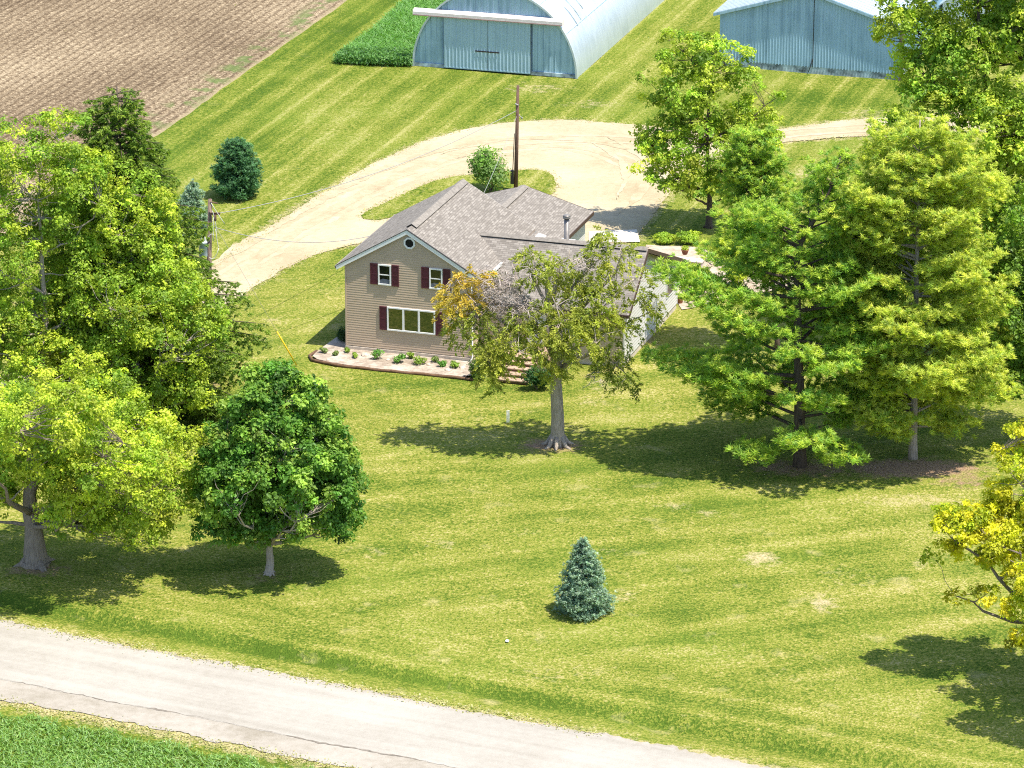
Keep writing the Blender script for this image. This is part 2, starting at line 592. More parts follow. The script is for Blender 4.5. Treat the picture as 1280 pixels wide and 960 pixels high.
def sheet(name, poly, z, mat, kind='structure'):
    v = [Vector((float(x), float(y), 0)) for x, y in poly]
    tris = tessellate_polygon([v])
    me = bpy.data.meshes.new(name)
    # make all triangles face up
    fs = []
    for a, b, c in tris:
        n = (v[b] - v[a]).cross(v[c] - v[a])
        fs.append((a, b, c) if n.z > 0 else (a, c, b))
    me.from_pydata([(p.x, p.y, z) for p in v], [], fs)
    me.update()
    o = link_mesh(name, me, mat)
    if kind: o['kind'] = kind
    return o


# ------------------------------------------------------------------ layout on the ground
# road
r_up0, r_up1 = G(37, 787)[:2], G(880, 945)[:2]
rd = (r_up1 - r_up0) / np.linalg.norm(r_up1 - r_up0)
rn = np.array([rd[1], -rd[0]])                     # towards the camera
if rn[1] > 0: rn = -rn


def road_off(px, py):
    return float((G(px, py)[:2] - r_up0) @ rn)


W_PAVE = 0.5 * (road_off(131, 872) + road_off(262, 904))
W_SH = 0.5 * (road_off(131, 899) + road_off(262, 925))
W_TALL = 0.5 * (road_off(0, 890) + road_off(200, 931))
DITCH_A = -0.5 * (road_off(480, 831) + road_off(680, 863))


def road_pt(s, off):
    return r_up0 + rd * s + rn * off


# driveway outline (world), clockwise from its left end
drive_px = [(-330, 560), (-60, 500), (150, 405), (262, 336), (300, 306), (344, 275), (400, 240), (424, 228), (469, 204), (513, 183), (548, 169), (606, 156), (648, 152), (692, 149), (730, 150), (778, 155), (830, 160),
            (900, 167), (967, 162), (1034, 152), (1088, 146), (1180, 140), (1330, 132), (1330, 164), (1180, 168), (1088, 172), (1053, 172), (985, 177), (930, 190), (880, 206), (850, 224), (836, 246), (812, 274), (800, 290), (800, 304), (735, 306), (690, 300),
            (640, 295), (560, 292), (505, 293), (453, 303), (420, 309), (389, 317), (363, 328), (330, 347), (300, 371), (240, 420), (150, 480), (-60, 585), (-330, 660)]
drive = smooth_closed([G(*p) for p in drive_px], 2)
island_px = [(447, 272), (470, 258), (497, 245), (537, 226), (579, 217), (640, 213), (672, 212), (688, 216), (693, 229), (691, 243), (668, 250), (600, 262), (548, 262), (500, 270), (470, 277)]
island = smooth_closed([G(*p) for p in island_px], 2)
drive_j = jitter_closed(drive, 0.16, seed=3)
island_j = jitter_closed(island, 0.13, seed=4)

# field edge
fe0, fe1 = G(210, 165)[:2], G(440, 3)[:2]
fd = (fe1 - fe0) / np.linalg.norm(fe1 - fe0)
fn = np.array([-fd[1], fd[0]])
if fn[0] > 0: fn = -fn                              # into the field (left)


def make_axis(lo, hi, step, far):
    a = [lo]
    st = step
    while a[0] > -far:
        st *= 1.35
        a.insert(0, a[0] - st)
    x = lo
    while x < hi:
        x += step
        a.append(x)
    st = step
    while a[-1] < far:
        st *= 1.35
        a.append(a[-1] + st)
    return np.array(a)


def build_lawn():
    xs = make_axis(-52, 52, 0.42, 1500)
    ys = make_axis(160, 345, 0.42, 1800)
    X, Y = np.meshgrid(xs, ys)
    X = X.ravel(); Y = Y.ravel()
    rg = np.random.default_rng(5)
    u = (X - r_up0[0]) * rn[0] + (Y - r_up0[1]) * rn[1]      # offset toward camera from upper road edge
    d = -u
    z = np.zeros_like(X)
    # shallow ditch between road and lawn
    z = np.where((d > 0) & (d <= DITCH_A - 0.55), -0.45 * np.clip(d / (DITCH_A - 0.55), 0, 1) ** 1.3, z)
    z = np.where((d > DITCH_A - 0.55) & (d < DITCH_A + 0.1), -0.45 * (1 - (d - DITCH_A + 0.55) / 0.65), z)
    near = np.clip(1 - np.abs(X) / 120, 0, 1)
    z = z * np.where(np.abs(X) < 120, 1, 0)
    # very gentle undulation of the turf
    z += 0.03 * np.sin(X * 0.55 + 0.3 * Y) * np.cos(Y * 0.41) * (np.abs(X) < 60) * (d > DITCH_A + 2)
    z -= 0.03
    dd = np.minimum(dist_poly(X, Y, np.vstack([drive, drive[:1]])), dist_poly(X, Y, np.vstack([island, island[:1]])))
    dry = np.clip(1 - dd / 1.5, 0, 1) * 0.62
    dry = np.maximum(dry, np.clip(1 - np.abs(d - 0.2) / 1.7, 0, 1) * 0.72)
    dry = np.maximum(dry, np.clip(1 - np.abs(u - W_SH) / 2.3, 0, 1) * 0.75)
    dirt = np.zeros_like(X)

    def blot(px, py, rx, ry, amt, arr):
        c = G(px, py)
        s = SC(c[1])
        q = ((X - c[0]) / (rx / s)) ** 2 + ((Y - c[1]) / (ry / (s * 0.33))) ** 2
        return np.maximum(arr, amt * np.exp(-q))
    for px, py, rx, ry, a in ((950, 697, 30, 12, .8), (1030, 752, 26, 16, .72), (885, 642, 20, 8, .6), (840, 632, 36, 8, .55), (555, 680, 26, 8, .6), (660, 665, 30, 8, .5), (905, 815, 90, 20, .38),
                              (700, 840, 130, 18, .42), (470, 690, 30, 14, .45), (1150, 706, 16, 10, .6), (1060, 720, 60, 25, .4), (1140, 625, 130, 12, .55), (780, 745, 28, 14, .55), (760, 480, 40, 24, .55), (740, 500, 40, 16, .5), (820, 440, 20, 30, .5), (1010, 215, 36, 12, .6), (1050, 190, 60, 10, .3), (1085, 140, 60, 10, .5),
                              (920, 330, 80, 30, .35), (345, 400, 30, 8, .5), (330, 425, 22, 5, .5), (670, 110, 60, 14, .55), (740, 130, 60, 12, .5), (900, 60, 40, 30, .3), (1000, 100, 60, 14, .25), (290, 470, 40, 14, .35), (1000, 845, 120, 20, .35), (800, 905, 160, 20, .3), (760, 690, 40, 10, .4)):
        dry = blot(px, py, rx, ry, a, dry)
    for px, py, rx, ry, a in ((690, 556, 55, 12, .8), (1141, 585, 110, 14, .95), (1000, 585, 90, 14, .75), (268, 480, 18, 5, .6), (45, 712, 60, 10, .7), (337, 722, 45, 12, .5), (1205, 600, 60, 14, .6), (735, 470, 20, 9, .5), (815, 425, 10, 26, .6)):
        dirt = blot(px, py, rx, ry, a, dirt)
    lush = np.zeros_like(X)
    for px, py, rx, ry, a in ((930, 640, 70, 18, .5), (1060, 690, 110, 20, .6), (1010, 122, 90, 12, .8), (850, 770, 40, 30, .45), (880, 620, 60, 12, .4), (690, 480, 40, 30, .3), (560, 480, 150, 18, .5), (330, 150, 30, 60, .5), (350, 95, 30, 50, .5), (340, 430, 60, 20, .35),
                              (900, 300, 40, 14, 1.0), (1100, 700, 60, 30, .5), (700, 585, 200, 20, .35)):
        lush = blot(px, py, rx, ry, a, lush)
    # moist strip in the ditch
    lush = np.maximum(lush, 1.25 * np.exp(-((d - (DITCH_A - 0.35)) / 0.55) ** 2))
    dry = np.maximum(dry, 0.42 * np.exp(-((d - (DITCH_A + 0.35)) / 0.22) ** 2))
    dry = dry * (1 - 0.8 * np.exp(-((d - (DITCH_A - 0.5)) / 0.8) ** 2))
    # grass close to the field is longer
    fb = (X - fe0[0]) * fn[0] + (Y - fe0[1]) * fn[1]
    lush = np.maximum(lush, 0.6 * np.exp(-((fb + 2.2) / 1.6) ** 2))
    tallside = np.clip((u - W_TALL + 0.5) / 1.0, 0, 1)
    lush = np.maximum(lush, tallside * 1.2)
    dry = dry * (1 - tallside)
    front = np.clip((262 - 0.35 * X - Y) / 12, 0, 1)
    nroad = np.clip(1 - (d - 6.0) / 5.0, 0, 1)
    ny, nx = len(ys), len(xs)
    I = np.arange(ny * nx).reshape(ny, nx)
    Fq = np.stack([I[:-1, :-1], I[:-1, 1:], I[1:, 1:], I[1:, :-1]], -1).reshape(-1, 4)
    o = np_mesh('lawn', np.stack([X, Y, z], 1), Fq, dict(dry=dry, dirt=dirt, lush=lush, front=front, nroad=nroad), smooth=True, mats=[M['lawn']])
    o['kind'] = 'structure'


build_lawn()


def build_field():
    rg = np.random.default_rng(8)
    a = np.arange(-62, 120, 0.6)
    b = np.concatenate([np.arange(0, 62, 0.127), np.arange(62, 300, 8.0)])
    A, B = np.meshgrid(a, b, indexing='ij')
    n0 = rg.normal(size=A.shape)
    edge_n = np.cumsum(rg.normal(size=len(a))) * 0.05
    edge_n = edge_n - np.linspace(edge_n[0], edge_n[-1], len(a))
    edge_n = np.clip(edge_n, -0.35, 0.35)
    ph = 2 * np.pi * B / 0.762
    row = np.cos(ph)
    Z = 0.05 + 0.026 * row + 0.016 * n0
    Z = np.where(B < 0.3, 0.0 * Z - 0.06, Z)
    Bj = B + edge_n[:, None] * np.clip(1 - B / 3, 0, 1)
    X = fe0[0] + fd[0] * A + fn[0] * Bj
    Y = fe0[1] + fd[1] * A + fn[1] * Bj
    edge = 0.8 * np.exp(-(B / 0.75) ** 2)
    weed = np.exp(-((B - 1.6) / 1.2) ** 2)
    na, nb = A.shape
    I = np.arange(na * nb).reshape(na, nb)
    Fq = np.stack([I[:-1, :-1], I[:-1, 1:], I[1:, 1:], I[1:, :-1]], -1).reshape(-1, 4)
    if fd[0] * fn[1] - fd[1] * fn[0] < 0: Fq = Fq[:, ::-1]
    o = np_mesh('plowed_field', np.stack([X.ravel(), Y.ravel(), Z.ravel()], 1), Fq, dict(row=row.ravel(), edge=edge.ravel(), weed=weed.ravel()), smooth=True, mats=[M['field']])
    o['kind'] = 'structure'


build_field()
sheet('driveway', drive_j, 0.012, M['drive'])


def lawn_patch(name, poly, z, dryv=0.25, lushv=0.0):
    o = sheet(name, poly, z, M['lawn'])
    me = o.data
    n = len(me.vertices)
    for k, v in dict(dry=dryv, dirt=0.0, lush=lushv, front=0.0, nroad=0.0).items():
        at = me.attributes.new(k, 'FLOAT', 'POINT')
        at.data.foreach_set('value', np.full(n, v, np.float32))
    return o


lawn_patch('grass_island', island_j, 0.040, 0.30)
M['track'] = make_gravel_mat('packed_gravel', (0.31, 0.255, 0.165), (0.385, 0.33, 0.225), (0.44, 0.39, 0.285), patch=0.5)
M['loose'] = make_gravel_mat('loose_gravel', (0.275, 0.22, 0.137), (0.366, 0.309, 0.205), (0.422, 0.371, 0.268), patch=0.5)


def wheel_track(ctr, off, width, mat, seed):
    rg = np.random.default_rng(seed)
    c = resample([G(*p) for p in ctr], 0.5)
    for _ in range(30):
        c[1:-1] = 0.5 * c[1:-1] + 0.25 * (c[:-2] + c[2:])
    t = np.gradient(c, axis=0)
    t /= np.linalg.norm(t, axis=1)[:, None]
    n = np.stack([-t[:, 1], t[:, 0]], 1)
    k = len(c)
    sm = lambda a: np.convolve(rg.normal(size=k + 20), np.ones(9) / 3, 'same')[10:-10] * a
    taper = np.clip(np.minimum(np.arange(k), np.arange(k)[::-1]) / 8.0, 0.05, 1)
    w = width * taper * (0.6 + 0.4 * np.abs(sm(1.0)))
    o = off + sm(0.06)
    a = c + n * (o + w / 2 + 0.06 * rg.normal(size=k))[:, None]
    b = c + n * (o - w / 2 + 0.06 * rg.normal(size=k))[:, None]
    mb = MB()
    zz = 0.015 + 0.0025 * (seed - 200)
    for i in range(k - 1):
        mb.face([(*b[i], zz), (*b[i + 1], zz), (*a[i + 1], zz), (*a[i], zz)])
    ob = mb.build('wheel_track', mat)
    ob['kind'] = 'structure'


main_c = [(-200, 590), (-60, 545), (150, 440), (280, 350), (345, 306), (410, 268), (470, 234), (540, 203), (620, 184), (700, 180), (760, 190), (800, 212)]
turn_c = [(560, 196), (640, 176), (720, 172), (800, 176), (880, 180), (967, 169), (1060, 161), (1180, 154)]
for sd, (cc, off, wd, mm) in enumerate(((main_c, 0.85, 0.55, 'track'), (main_c, -0.85, 0.55, 'track'), (main_c, 0.0, 0.95, 'loose'), (turn_c, 0.8, 0.5, 'track'), (turn_c, -0.8, 0.5, 'track'), (main_c, 2.0, 0.9, 'loose'), ([(760, 172), (800, 190), (815, 215), (800, 245), (770, 270)], 0.0, 0.5, 'loose'), ([(740, 178), (775, 195), (785, 220), (770, 250)], 0.0, 0.45, 'track'))):
    wheel_track(cc, off, wd, M[mm], 200 + sd)


def build_road():
    rg = np.random.default_rng(11)
    S = np.arange(-60, 110, 0.25)

    def wob(amp, seed):
        g = np.random.default_rng(seed)
        k = g.normal(size=len(S) + 60)
        return amp * (np.convolve(k, np.ones(31) / 31 ** .5, 'same') * 0.6 + np.convolve(k, np.ones(7) / 7 ** .5, 'same') * 0.5 + 0.35 * g.normal(size=len(k)))[30:-30]
    up = wob(0.16, 1)
    lo = wob(0.07, 2)
    sh = wob(0.17, 3)

    def strip(name, o0, o1, z0, z1, mat):
        mb = MB()
        P0 = [road_pt(s, o) for s, o in zip(S, o0)]
        P1 = [road_pt(s, o) for s, o in zip(S, o1)]
        for i in range(len(S) - 1):
            mb.face([(*P1[i], z1), (*P1[i + 1], z1), (*P0[i + 1], z0), (*P0[i], z0)])
        return mb.build(name, mat)
    sd = strip('road_shoulder', 0 * up - 0.25 + up * 1.2, W_SH + sh, 0.006, 0.006, M['shoulder'])
    sd['kind'] = 'structure'
    r = strip('road', up, W_PAVE + lo, 0.012, 0.014, M['road'])
    r['kind'] = 'structure'
    # long ragged crack along the near edge
    w = np.clip(np.abs(wob(0.06, 5)) - 0.02, 0.004, 0.12)
    c = W_PAVE - 0.02 + lo + wob(0.05, 6)
    ck = strip('pavement_crack', c - w, c + w * 0.8, 0.019, 0.019, M['crack'])
    ck['kind'] = 'structure'


build_road()

# ------------------------------------------------------------------ house
TH = R(17.4)
HO = G(433, 437)
house = empty('house', HO, -TH)
tag(house, 'tan sided two storey gabled farmhouse with burgundy shutters and a lower wing', 'house')


def hw(u, v, z=0.0):                       # house frame -> world
    return HO + np.array([math.cos(TH) * u + math.sin(TH) * v, -math.sin(TH) * u + math.cos(TH) * v, z])


def laps(mb, org, e, n, z0, z1, span, lap=0.15, proud=0.016, m=0, cuts=()):
    """horizontal clapboards on a vertical plane: org + e*u, outward n; span(z)->(u0,u1)"""
    org = np.asarray(org, float); e = np.asarray(e, float); n = np.asarray(n, float)
    up = np.array([0, 0, 1.0])
    z = z0
    while z < z1 - 1e-4:
        zt = min(z + lap, z1)
        a0, a1 = span(z)
        b0, b1 = span(zt)
        if a1 > a0 + 0.02:
            b0, b1 = max(a0, b0), min(a1, b1)
            if b1 < b0: b0 = b1 = 0.5 * (b0 + b1)
            p = [org + e * a0 + n * proud + up * z, org + e * a1 + n * proud + up * z, org + e * b1 + n * 0.002 + up * zt, org + e * b0 + n * 0.002 + up * zt]
            mb.face(p, m)
            mb.face([org + e * a0 + n * 0.0 + up * z, org + e * a1 + n * 0.0 + up * z, p[1], p[0]], m)
        z = zt


MW, ML = 8.05, 10.8                         # main block width, length
RZ, RS = 8.1, 0.585                         # ridge height, slope
mroof = lambda u: RZ - RS * abs(u - 4.03)
# foundation
mb = MB()
mb.box(0.03, MW, 0.03, ML, -0.15, 0.34)
mb.box(MW, 17.17, 1.79, 13.94, -0.15, 0.36)
mb.box(0.7, 8.8, ML, 21.6, -0.15, 0.2)
mb.build('foundation', M['conc'], house)
mb = MB()
mb.prism([(-0.04, -0.12), (MW + 0.02, -0.12), (MW + 0.02, 0.27), (-0.04, 0.27)], 'y', -0.07, 0.03)
mb.build('foundation_ledge', M['conc'], house)

# main walls
zt = mroof(0) - 0.20
mb = MB()
mb.prism([(0, 0.34), (MW, 0.34), (MW, zt), (4.03, RZ - 0.2), (0, zt)], 'y', 0.0, ML)
gs = lambda z: (0.0, MW) if z <= zt else (max(0.0, (z - zt) / RS), min(MW, MW - (z - zt) / RS))
laps(mb, (0, -0.003, 0), (1, 0, 0), (0, -1, 0), 0.34, RZ - 0.22, gs)
laps(mb, (0, ML + 0.003, 0), (1, 0, 0), (0, 1, 0), 0.34, RZ - 0.22, gs)
laps(mb, (-0.003, 0, 0), (0, 1, 0), (-1, 0, 0), 0.34, zt, lambda z: (0, ML))
laps(mb, (MW + 0.003, 0, 0), (0, 1, 0), (1, 0, 0), 0.34, zt, lambda z: (0, ML))
mb.build('wall', M['tan'], house)
for x in (-0.03, MW - 0.07):
    mb = MB()
    mb.box(x, x + 0.10, -0.035, 0.06, 0.30, zt + 0.02)
    mb.build('corner_board', M['tan'], house)


def slab(mb, p0, p1, p2, p3, th=0.16, ms=(0, 1)):
    """roof plane p0-p1 eave, p2-p3 ridge; top gets UVs in metres"""
    p = [np.asarray(q, float) for q in (p0, p1, p2, p3)]
    L = np.linalg.norm(p[1] - p[0])
    e = (p[1] - p[0]) / L
    uv = []
    n = np.cross(p[1] - p[0], p[3] - p[0]); n /= np.linalg.norm(n)
    f = np.cross(n, e)
    for q in p:
        uv.append((float((q - p[0]) @ e), float((q - p[0]) @ f)))
    mb.face(p, ms[0], uv)
    q = [x - np.array([0, 0, th]) for x in p]
    mb.face([q[3], q[2], q[1], q[0]], ms[1])
    for i in range(4):
        j = (i + 1) % 4
        mb.face([p[i], q[i], q[j], p[j]], ms[1])


def zr(u): return mroof(u)
ul, ur, vf, vb = -0.52, 8.74, -0.16, 11.1
mb = MB()
slab(mb, (ur, vf, zr(ur)), (ur, vb, zr(ur)), (4.03, vb, RZ), (4.03, vf, RZ))
slab(mb, (ul, vb, zr(ul)), (ul, vf, zr(ul)), (4.03, vf, RZ), (4.03, vb, RZ))
roof = mb.build('roof', [M['shingle'], M['soffit']], house)
# ridge vent on the main roof
def ridge_cap(name, u, z, s, v0, v1, parent, half=0.34, gap=True):
    mb = MB()
    h = 0.115
    prof = [(u - half, z - s * half + h), (u, z + h + 0.015), (u + half, z - s * half + h)]
    mb.prism(prof + [(u + half, z - s * half + h - 0.03), (u, z + h - 0.02), (u - half, z - s * half + h - 0.03)], 'y', v0, v1)
    o = mb.build(name, M['ridge'], parent)
    g = MB()
    k = half - 0.03
    g.prism([(u - k, z - s * k + 0.004), (u - k, z - s * k + h - 0.02), (u, z + h - 0.025), (u + k, z - s * k + h - 0.02), (u + k, z - s * k + 0.004), (u, z + 0.006)], 'y', v0 + 0.05, v1 - 0.05)
    g.build('cap_slot_shade', M['gap_shade'], o)
    return o
ridge_cap('ridge_vent', 4.03, RZ, RS, 0.75, 10.9, roof)
# rake boards & eave fascia (white) on the main gables
mb = MB()
def rake(mb, va, vb_, drop=0.27, top=-0.012):
    for a, b in ((ul, 4.03), (4.03, ur)):
        za, zb = zr(a) + top, zr(b) + top
        mb.prism([(a, za - drop), (b, zb - drop), (b, zb), (a, za)], 'y', va, vb_)
rake(mb, vf - 0.03, vf - 0.002)
mb.build('rake_board', M['trim'], house)
mb = MB()
rake(mb, vb + 0.002, vb + 0.03)
mb.build('rake_board', M['trim'], house)
mb = MB()
for a, b in ((ul, 4.03), (4.03, ur)):
    mb.prism([(a, zr(a) - 0.008), (b, zr(b) - 0.008), (b, zr(b) + 0.03), (a, zr(a) + 0.03)], 'y', vf - 0.05, vf + 0.06)
mb.build('drip_edge', M['iron'], house)
mb = MB()
mb.box(ul - 0.10, ul - 0.002, vf, vb, zr(ul) - 0.2, zr(ul) - 0.03)
mb.build('gutter', M['ridge'], house)
mb = MB()
mb.box(ur + 0.002, ur + 0.11, vf, 3.95, zr(ur) - 0.2, zr(ur) - 0.03)
mb.build('gutter', M['trim'], house)

# wing (lower section to the right)
WV0, WV1, WU = 1.76, 13.97, 17.2
WRV, WRZ, WSF, WSB = 5.5, 6.48, 0.70, 0.378
wz = lambda v: WRZ - (WSF * (WRV - v) if v < WRV else WSB * (v - WRV))
mb = MB()
prof = [(WV0, 0.36), (WV1, 0.36), (WV1, wz(WV1) - 0.2), (WRV, WRZ - 0.2), (WV0, wz(WV0) - 0.2)]
mb.prism(prof, 'x', MW + 0.01, WU)
laps(mb, (0, WV0 - 0.003, 0), (1, 0, 0), (0, -1, 0), 0.36, wz(WV0) - 0.2, lambda z: (MW + 0.03, WU))
mb.build('wing_wall', M['tan'], house)
def wspan(z):
    a, b = WV0, WV1
    if z > wz(WV0) - 0.22: a = WRV - (WRZ - 0.22 - z) / WSF
    if z > wz(WV1) - 0.22: b = WRV + (WRZ - 0.22 - z) / WSB
    return a, b
mb = MB()
laps(mb, (WU + 0.003, 0, 0), (0, 1, 0), (1, 0, 0), 0.36, WRZ - 0.24, wspan, lap=0.20, proud=0.024)
mb.box(WU - 0.06, WU + 0.035, WV0 - 0.03, WV0 + 0.09, 0.30, wz(WV0) - 0.2)
mb.box(WU - 0.06, WU + 0.035, WV1 - 0.09, WV1 + 0.03, 0.30, wz(WV1) - 0.2)
mb.build('gable_wall', M['white_siding'], house)
we = 17.62
mb = MB()
slab(mb, (6.86, 1.3, wz(1.3)), (we, 1.3, wz(1.3)), (we, WRV, WRZ), (6.86, WRV, WRZ))
slab(mb, (we, 14.4, wz(14.4)), (6.86, 14.4, wz(14.4)), (6.86, WRV, WRZ), (we, WRV, WRZ))
wroof = mb.build('wing_roof', [M['shingle'], M['soffit']], house)
mb = MB()
for a, b in ((1.3, WRV), (WRV, 14.4)):
    mb.prism([(a, wz(a) - 0.25), (b, wz(b) - 0.25), (b, wz(b) + 0.02), (a, wz(a) + 0.02)], 'x', we + 0.002, we + 0.045)
mb.box(8.9, we, 14.402, 14.45, wz(14.4) - 0.2, wz(14.4) - 0.01)
mb.box(8.9, we, 1.24, 1.298, wz(1.3) - 0.2, wz(1.3) - 0.01)
mb.build('fascia', M['brown_trim'], house)
# shingle cap along the wing ridge with its shadow line built as a near-black strip under the front lip
mb = MB()
mb.prism([(WRV - 0.24, WRZ - WSF * 0.24 + 0.125), (WRV, WRZ + 0.135), (WRV + 0.24, WRZ - WSB * 0.24 + 0.12), (WRV + 0.24, WRZ - WSB * 0.24 + 0.095), (WRV, WRZ + 0.105), (WRV - 0.24, WRZ - WSF * 0.24 + 0.10)], 'x', 6.95, we - 0.02)
cap = mb.build('ridge_cap', M['ridge'], wroof)
mb = MB()
k = 0.20
mb.prism([(WRV - k, WRZ - WSF * k + 0.004), (WRV - k, WRZ - WSF * k + 0.10), (WRV, WRZ + 0.10), (WRV + k, WRZ - WSB * k + 0.09), (WRV + k, WRZ - WSB * k + 0.004), (WRV, WRZ + 0.006)], 'x', 8.6, we - 0.4)
mb.build('cap_slot_shade', M['gap_shade'], cap)

# rear block
BU0, BU1, BV1 = 0.6, 8.85, 21.7
BRU, BRZ, BS = 4.62, 4.66, 0.29
bz = lambda u: BRZ - BS * abs(u - BRU)
mb = MB()
mb.prism([(BU0, 0.2), (BU1, 0.2), (BU1, bz(BU1) - 0.18), (BRU, BRZ - 0.18), (BU0, bz(BU0) - 0.18)], 'y', ML + 0.02, BV1)
laps(mb, (BU1 + 0.003, 0, 0), (0, 1, 0), (1, 0, 0), 0.2, bz(BU1) - 0.2, lambda z: (ML + 0.05, BV1), lap=0.16)
mb.build('rear_wall', M['white_siding'], house)
mb = MB()
slab(mb, (9.3, ML + 0.02, bz(9.3)), (9.3, 22.1, bz(9.3)), (BRU, 22.1, BRZ), (BRU, ML + 0.02, BRZ), 0.14)
slab(mb, (0.0, 22.1, bz(0.0)), (0.0, ML + 0.02, bz(0.0)), (BRU, ML + 0.02, BRZ), (BRU, 22.1, BRZ), 0.14)
broof = mb.build('rear_roof', [M['shingle'], M['soffit']], house)
mb = MB()
mb.box(9.302, 9.35, ML + 0.3, 22.1, bz(9.3) - 0.22, bz(9.3) + 0.01)
for a, b in ((0.0, BRU), (BRU, 9.3)):
    mb.prism([(a, bz(a) - 0.2), (b, bz(b) - 0.2), (b, bz(b) + 0.01), (a, bz(a) + 0.01)], 'y', 22.102, 22.14)
mb.build('fascia', M['brown_trim'], house)
ridge_cap('ridge_vent', BRU, BRZ, BS, 15.6, 21.9, broof)
# garage door on the rear gable
mb = MB()
for i in range(4):
    mb.box(2.2, 7.0, BV1 + 0.004, BV1 + 0.05, 0.12 + i * 0.56, 0.12 + i * 0.56 + 0.545)
mb.build('garage_door', M['white_paint'], house)

# windows -----------------------------------------------------------
def window(u0, u1, z0, z1, cols=1, sash=True, glass='glass', parent=house, fw=0.085, v=-0.02):
    mb = MB()
    y0, y1 = v - 0.075, v + 0.03
    mb.box(u0, u1, y0 - 0.012, y1, z0, z0 + fw)
    mb.box(u0, u1, y0, y1, z1 - fw, z1)
    mb.box(u0, u0 + fw, y0, y1, z0 + fw, z1 - fw)
    mb.box(u1 - fw, u1, y0, y1, z0 + fw, z1 - fw)
    w = (u1 - u0 - fw) / cols
    for c in range(1, cols):
        x = u0 + fw / 2 + w * c
        mb.box(x - 0.06, x + 0.06, y0, y1, z0 + fw, z1 - fw)
    if sash:
        zm = 0.5 * (z0 + z1)
        mb.box(u0 + fw, u1 - fw, y0 + 0.015, y1, zm - 0.03, zm + 0.03)
    o = mb.build('window', M['trim'], parent)
    for c in range(cols):
        g = MB()
        a = u0 + fw / 2 + w * c + 0.03
        b = a + w - 0.06
        g.face([(a, v - 0.035, z0 + 0.04), (b, v - 0.035, z0 + 0.04), (b, v - 0.035, z1 - 0.04), (a, v - 0.035, z1 - 0.04)])
        g.build('pane', M[glass], o)
    return o


def shutter(u0, u1, z0, z1, v=-0.02):
    mb = MB()
    mb.box(u0, u1, v - 0.045, v, z0, z1)
    mb.box(u0, u0 + 0.06, v - 0.06, v - 0.045, z0, z1)
    mb.box(u1 - 0.06, u1, v - 0.06, v - 0.045, z0, z1)
    for zz in (z0, 0.5 * (z0 + z1) - 0.04, z1 - 0.08):
        mb.box(u0 + 0.06, u1 - 0.06, v - 0.06, v - 0.045, zz, zz + 0.08)
    n = int((z1 - z0) / 0.07)
    for i in range(n):
        zz = z0 + 0.08 + i * (z1 - z0 - 0.16) / n
        mb.box(u0 + 0.06, u1 - 0.06, v - 0.054, v - 0.045, zz, zz + 0.035)
    return mb.build('shutter', M['shutter'], house)


for (a, b, zz0, zz1) in ((2.14, 2.97, 4.42, 5.73), (5.43, 6.26, 4.48, 5.79)):
    wn = window(a, b, zz0, zz1)
    mb = MB()
    mb.face([(a + 0.09, -0.058, zz0 + 0.09), (b - 0.09, -0.058, zz0 + 0.09), (b - 0.09, -0.058, zz0 + 0.36), (a + 0.3, -0.058, zz0 + 0.40), (a + 0.09, -0.058, zz0 + 0.30)])
    mb.build('curtain', M['curtain'], wn)
shutter(1.63, 2.10, 4.42, 5.75); shutter(3.01, 3.46, 4.40, 5.75)
shutter(4.91, 5.39, 4.47, 5.81); shutter(6.30, 6.76, 4.47, 5.81)
window(2.69, 5.78, 1.55, 3.05, cols=3, sash=False, glass='glass_big')
shutter(2.20, 2.65, 1.55, 3.05); shutter(5.82, 6.27, 1.52, 3.03)
# octagonal gable vent
def octagon(cx, cz, r): return [(cx + r * math.cos(R(22.5 + 45 * k)), cz + r * math.sin(R(22.5 + 45 * k))) for k in range(8)]
mb = MB()
oo, oi = octagon(4.17, 7.24, 0.385), octagon(4.17, 7.24, 0.275)
for k in range(8):
    j = (k + 1) % 8
    mb.face([(oo[k][0], -0.10, oo[k][1]), (oo[j][0], -0.10, oo[j][1]), (oi[j][0], -0.10, oi[j][1]), (oi[k][0], -0.10, oi[k][1])])
    mb.face([(oo[j][0], -0.10, oo[j][1]), (oo[k][0], -0.10, oo[k][1]), (oo[k][0], 0.0, oo[k][1]), (oo[j][0], 0.0, oo[j][1])])
    mb.face([(oi[k][0], -0.10, oi[k][1]), (oi[j][0], -0.10, oi[j][1]), (oi[j][0], 0.0, oi[j][1]), (oi[k][0], 0.0, oi[k][1])])
gv = mb.build('gable_vent', M['trim'], house)
mb = MB()
mb.prism(oi, 'y', -0.045, -0.025)
for i in range(7):
    zz = 7.24 - 0.24 + i * 0.07
    hwid = min(0.25, 0.27 - max(0, abs(zz - 7.24) - 0.11))
    mb.box(4.17 - hwid, 4.17 + hwid, -0.07, -0.046, zz, zz + 0.025)
mb.build('louver', M['dark'], gv)
# wing front door and window under the cedar, side window
mb = MB()
mb.box(11.2, 12.2, WV0 - 0.06, WV0 - 0.02, 0.9, 3.0)
mb.box(11.1, 11.2, WV0 - 0.08, WV0 - 0.02, 0.9, 3.1)
mb.box(12.2, 12.3, WV0 - 0.08, WV0 - 0.02, 0.9, 3.1)
mb.box(11.2, 12.2, WV0 - 0.08, WV0 - 0.02, 3.0, 3.1)
mb.build('door', M['trim'], house)
window(14.0, 15.3, 1.5, 2.9, v=WV0 - 0.02)
mb = MB()
mb.box(WU + 0.02, WU + 0.075, 11.25, 12.85, 1.45, 2.75)
sw = mb.build('window', M['trim'], house)
mb = MB()
mb.box(WU + 0.06, WU + 0.082, 11.35, 12.75, 1.55, 2.65)
mb.build('pane', M['glass'], sw)
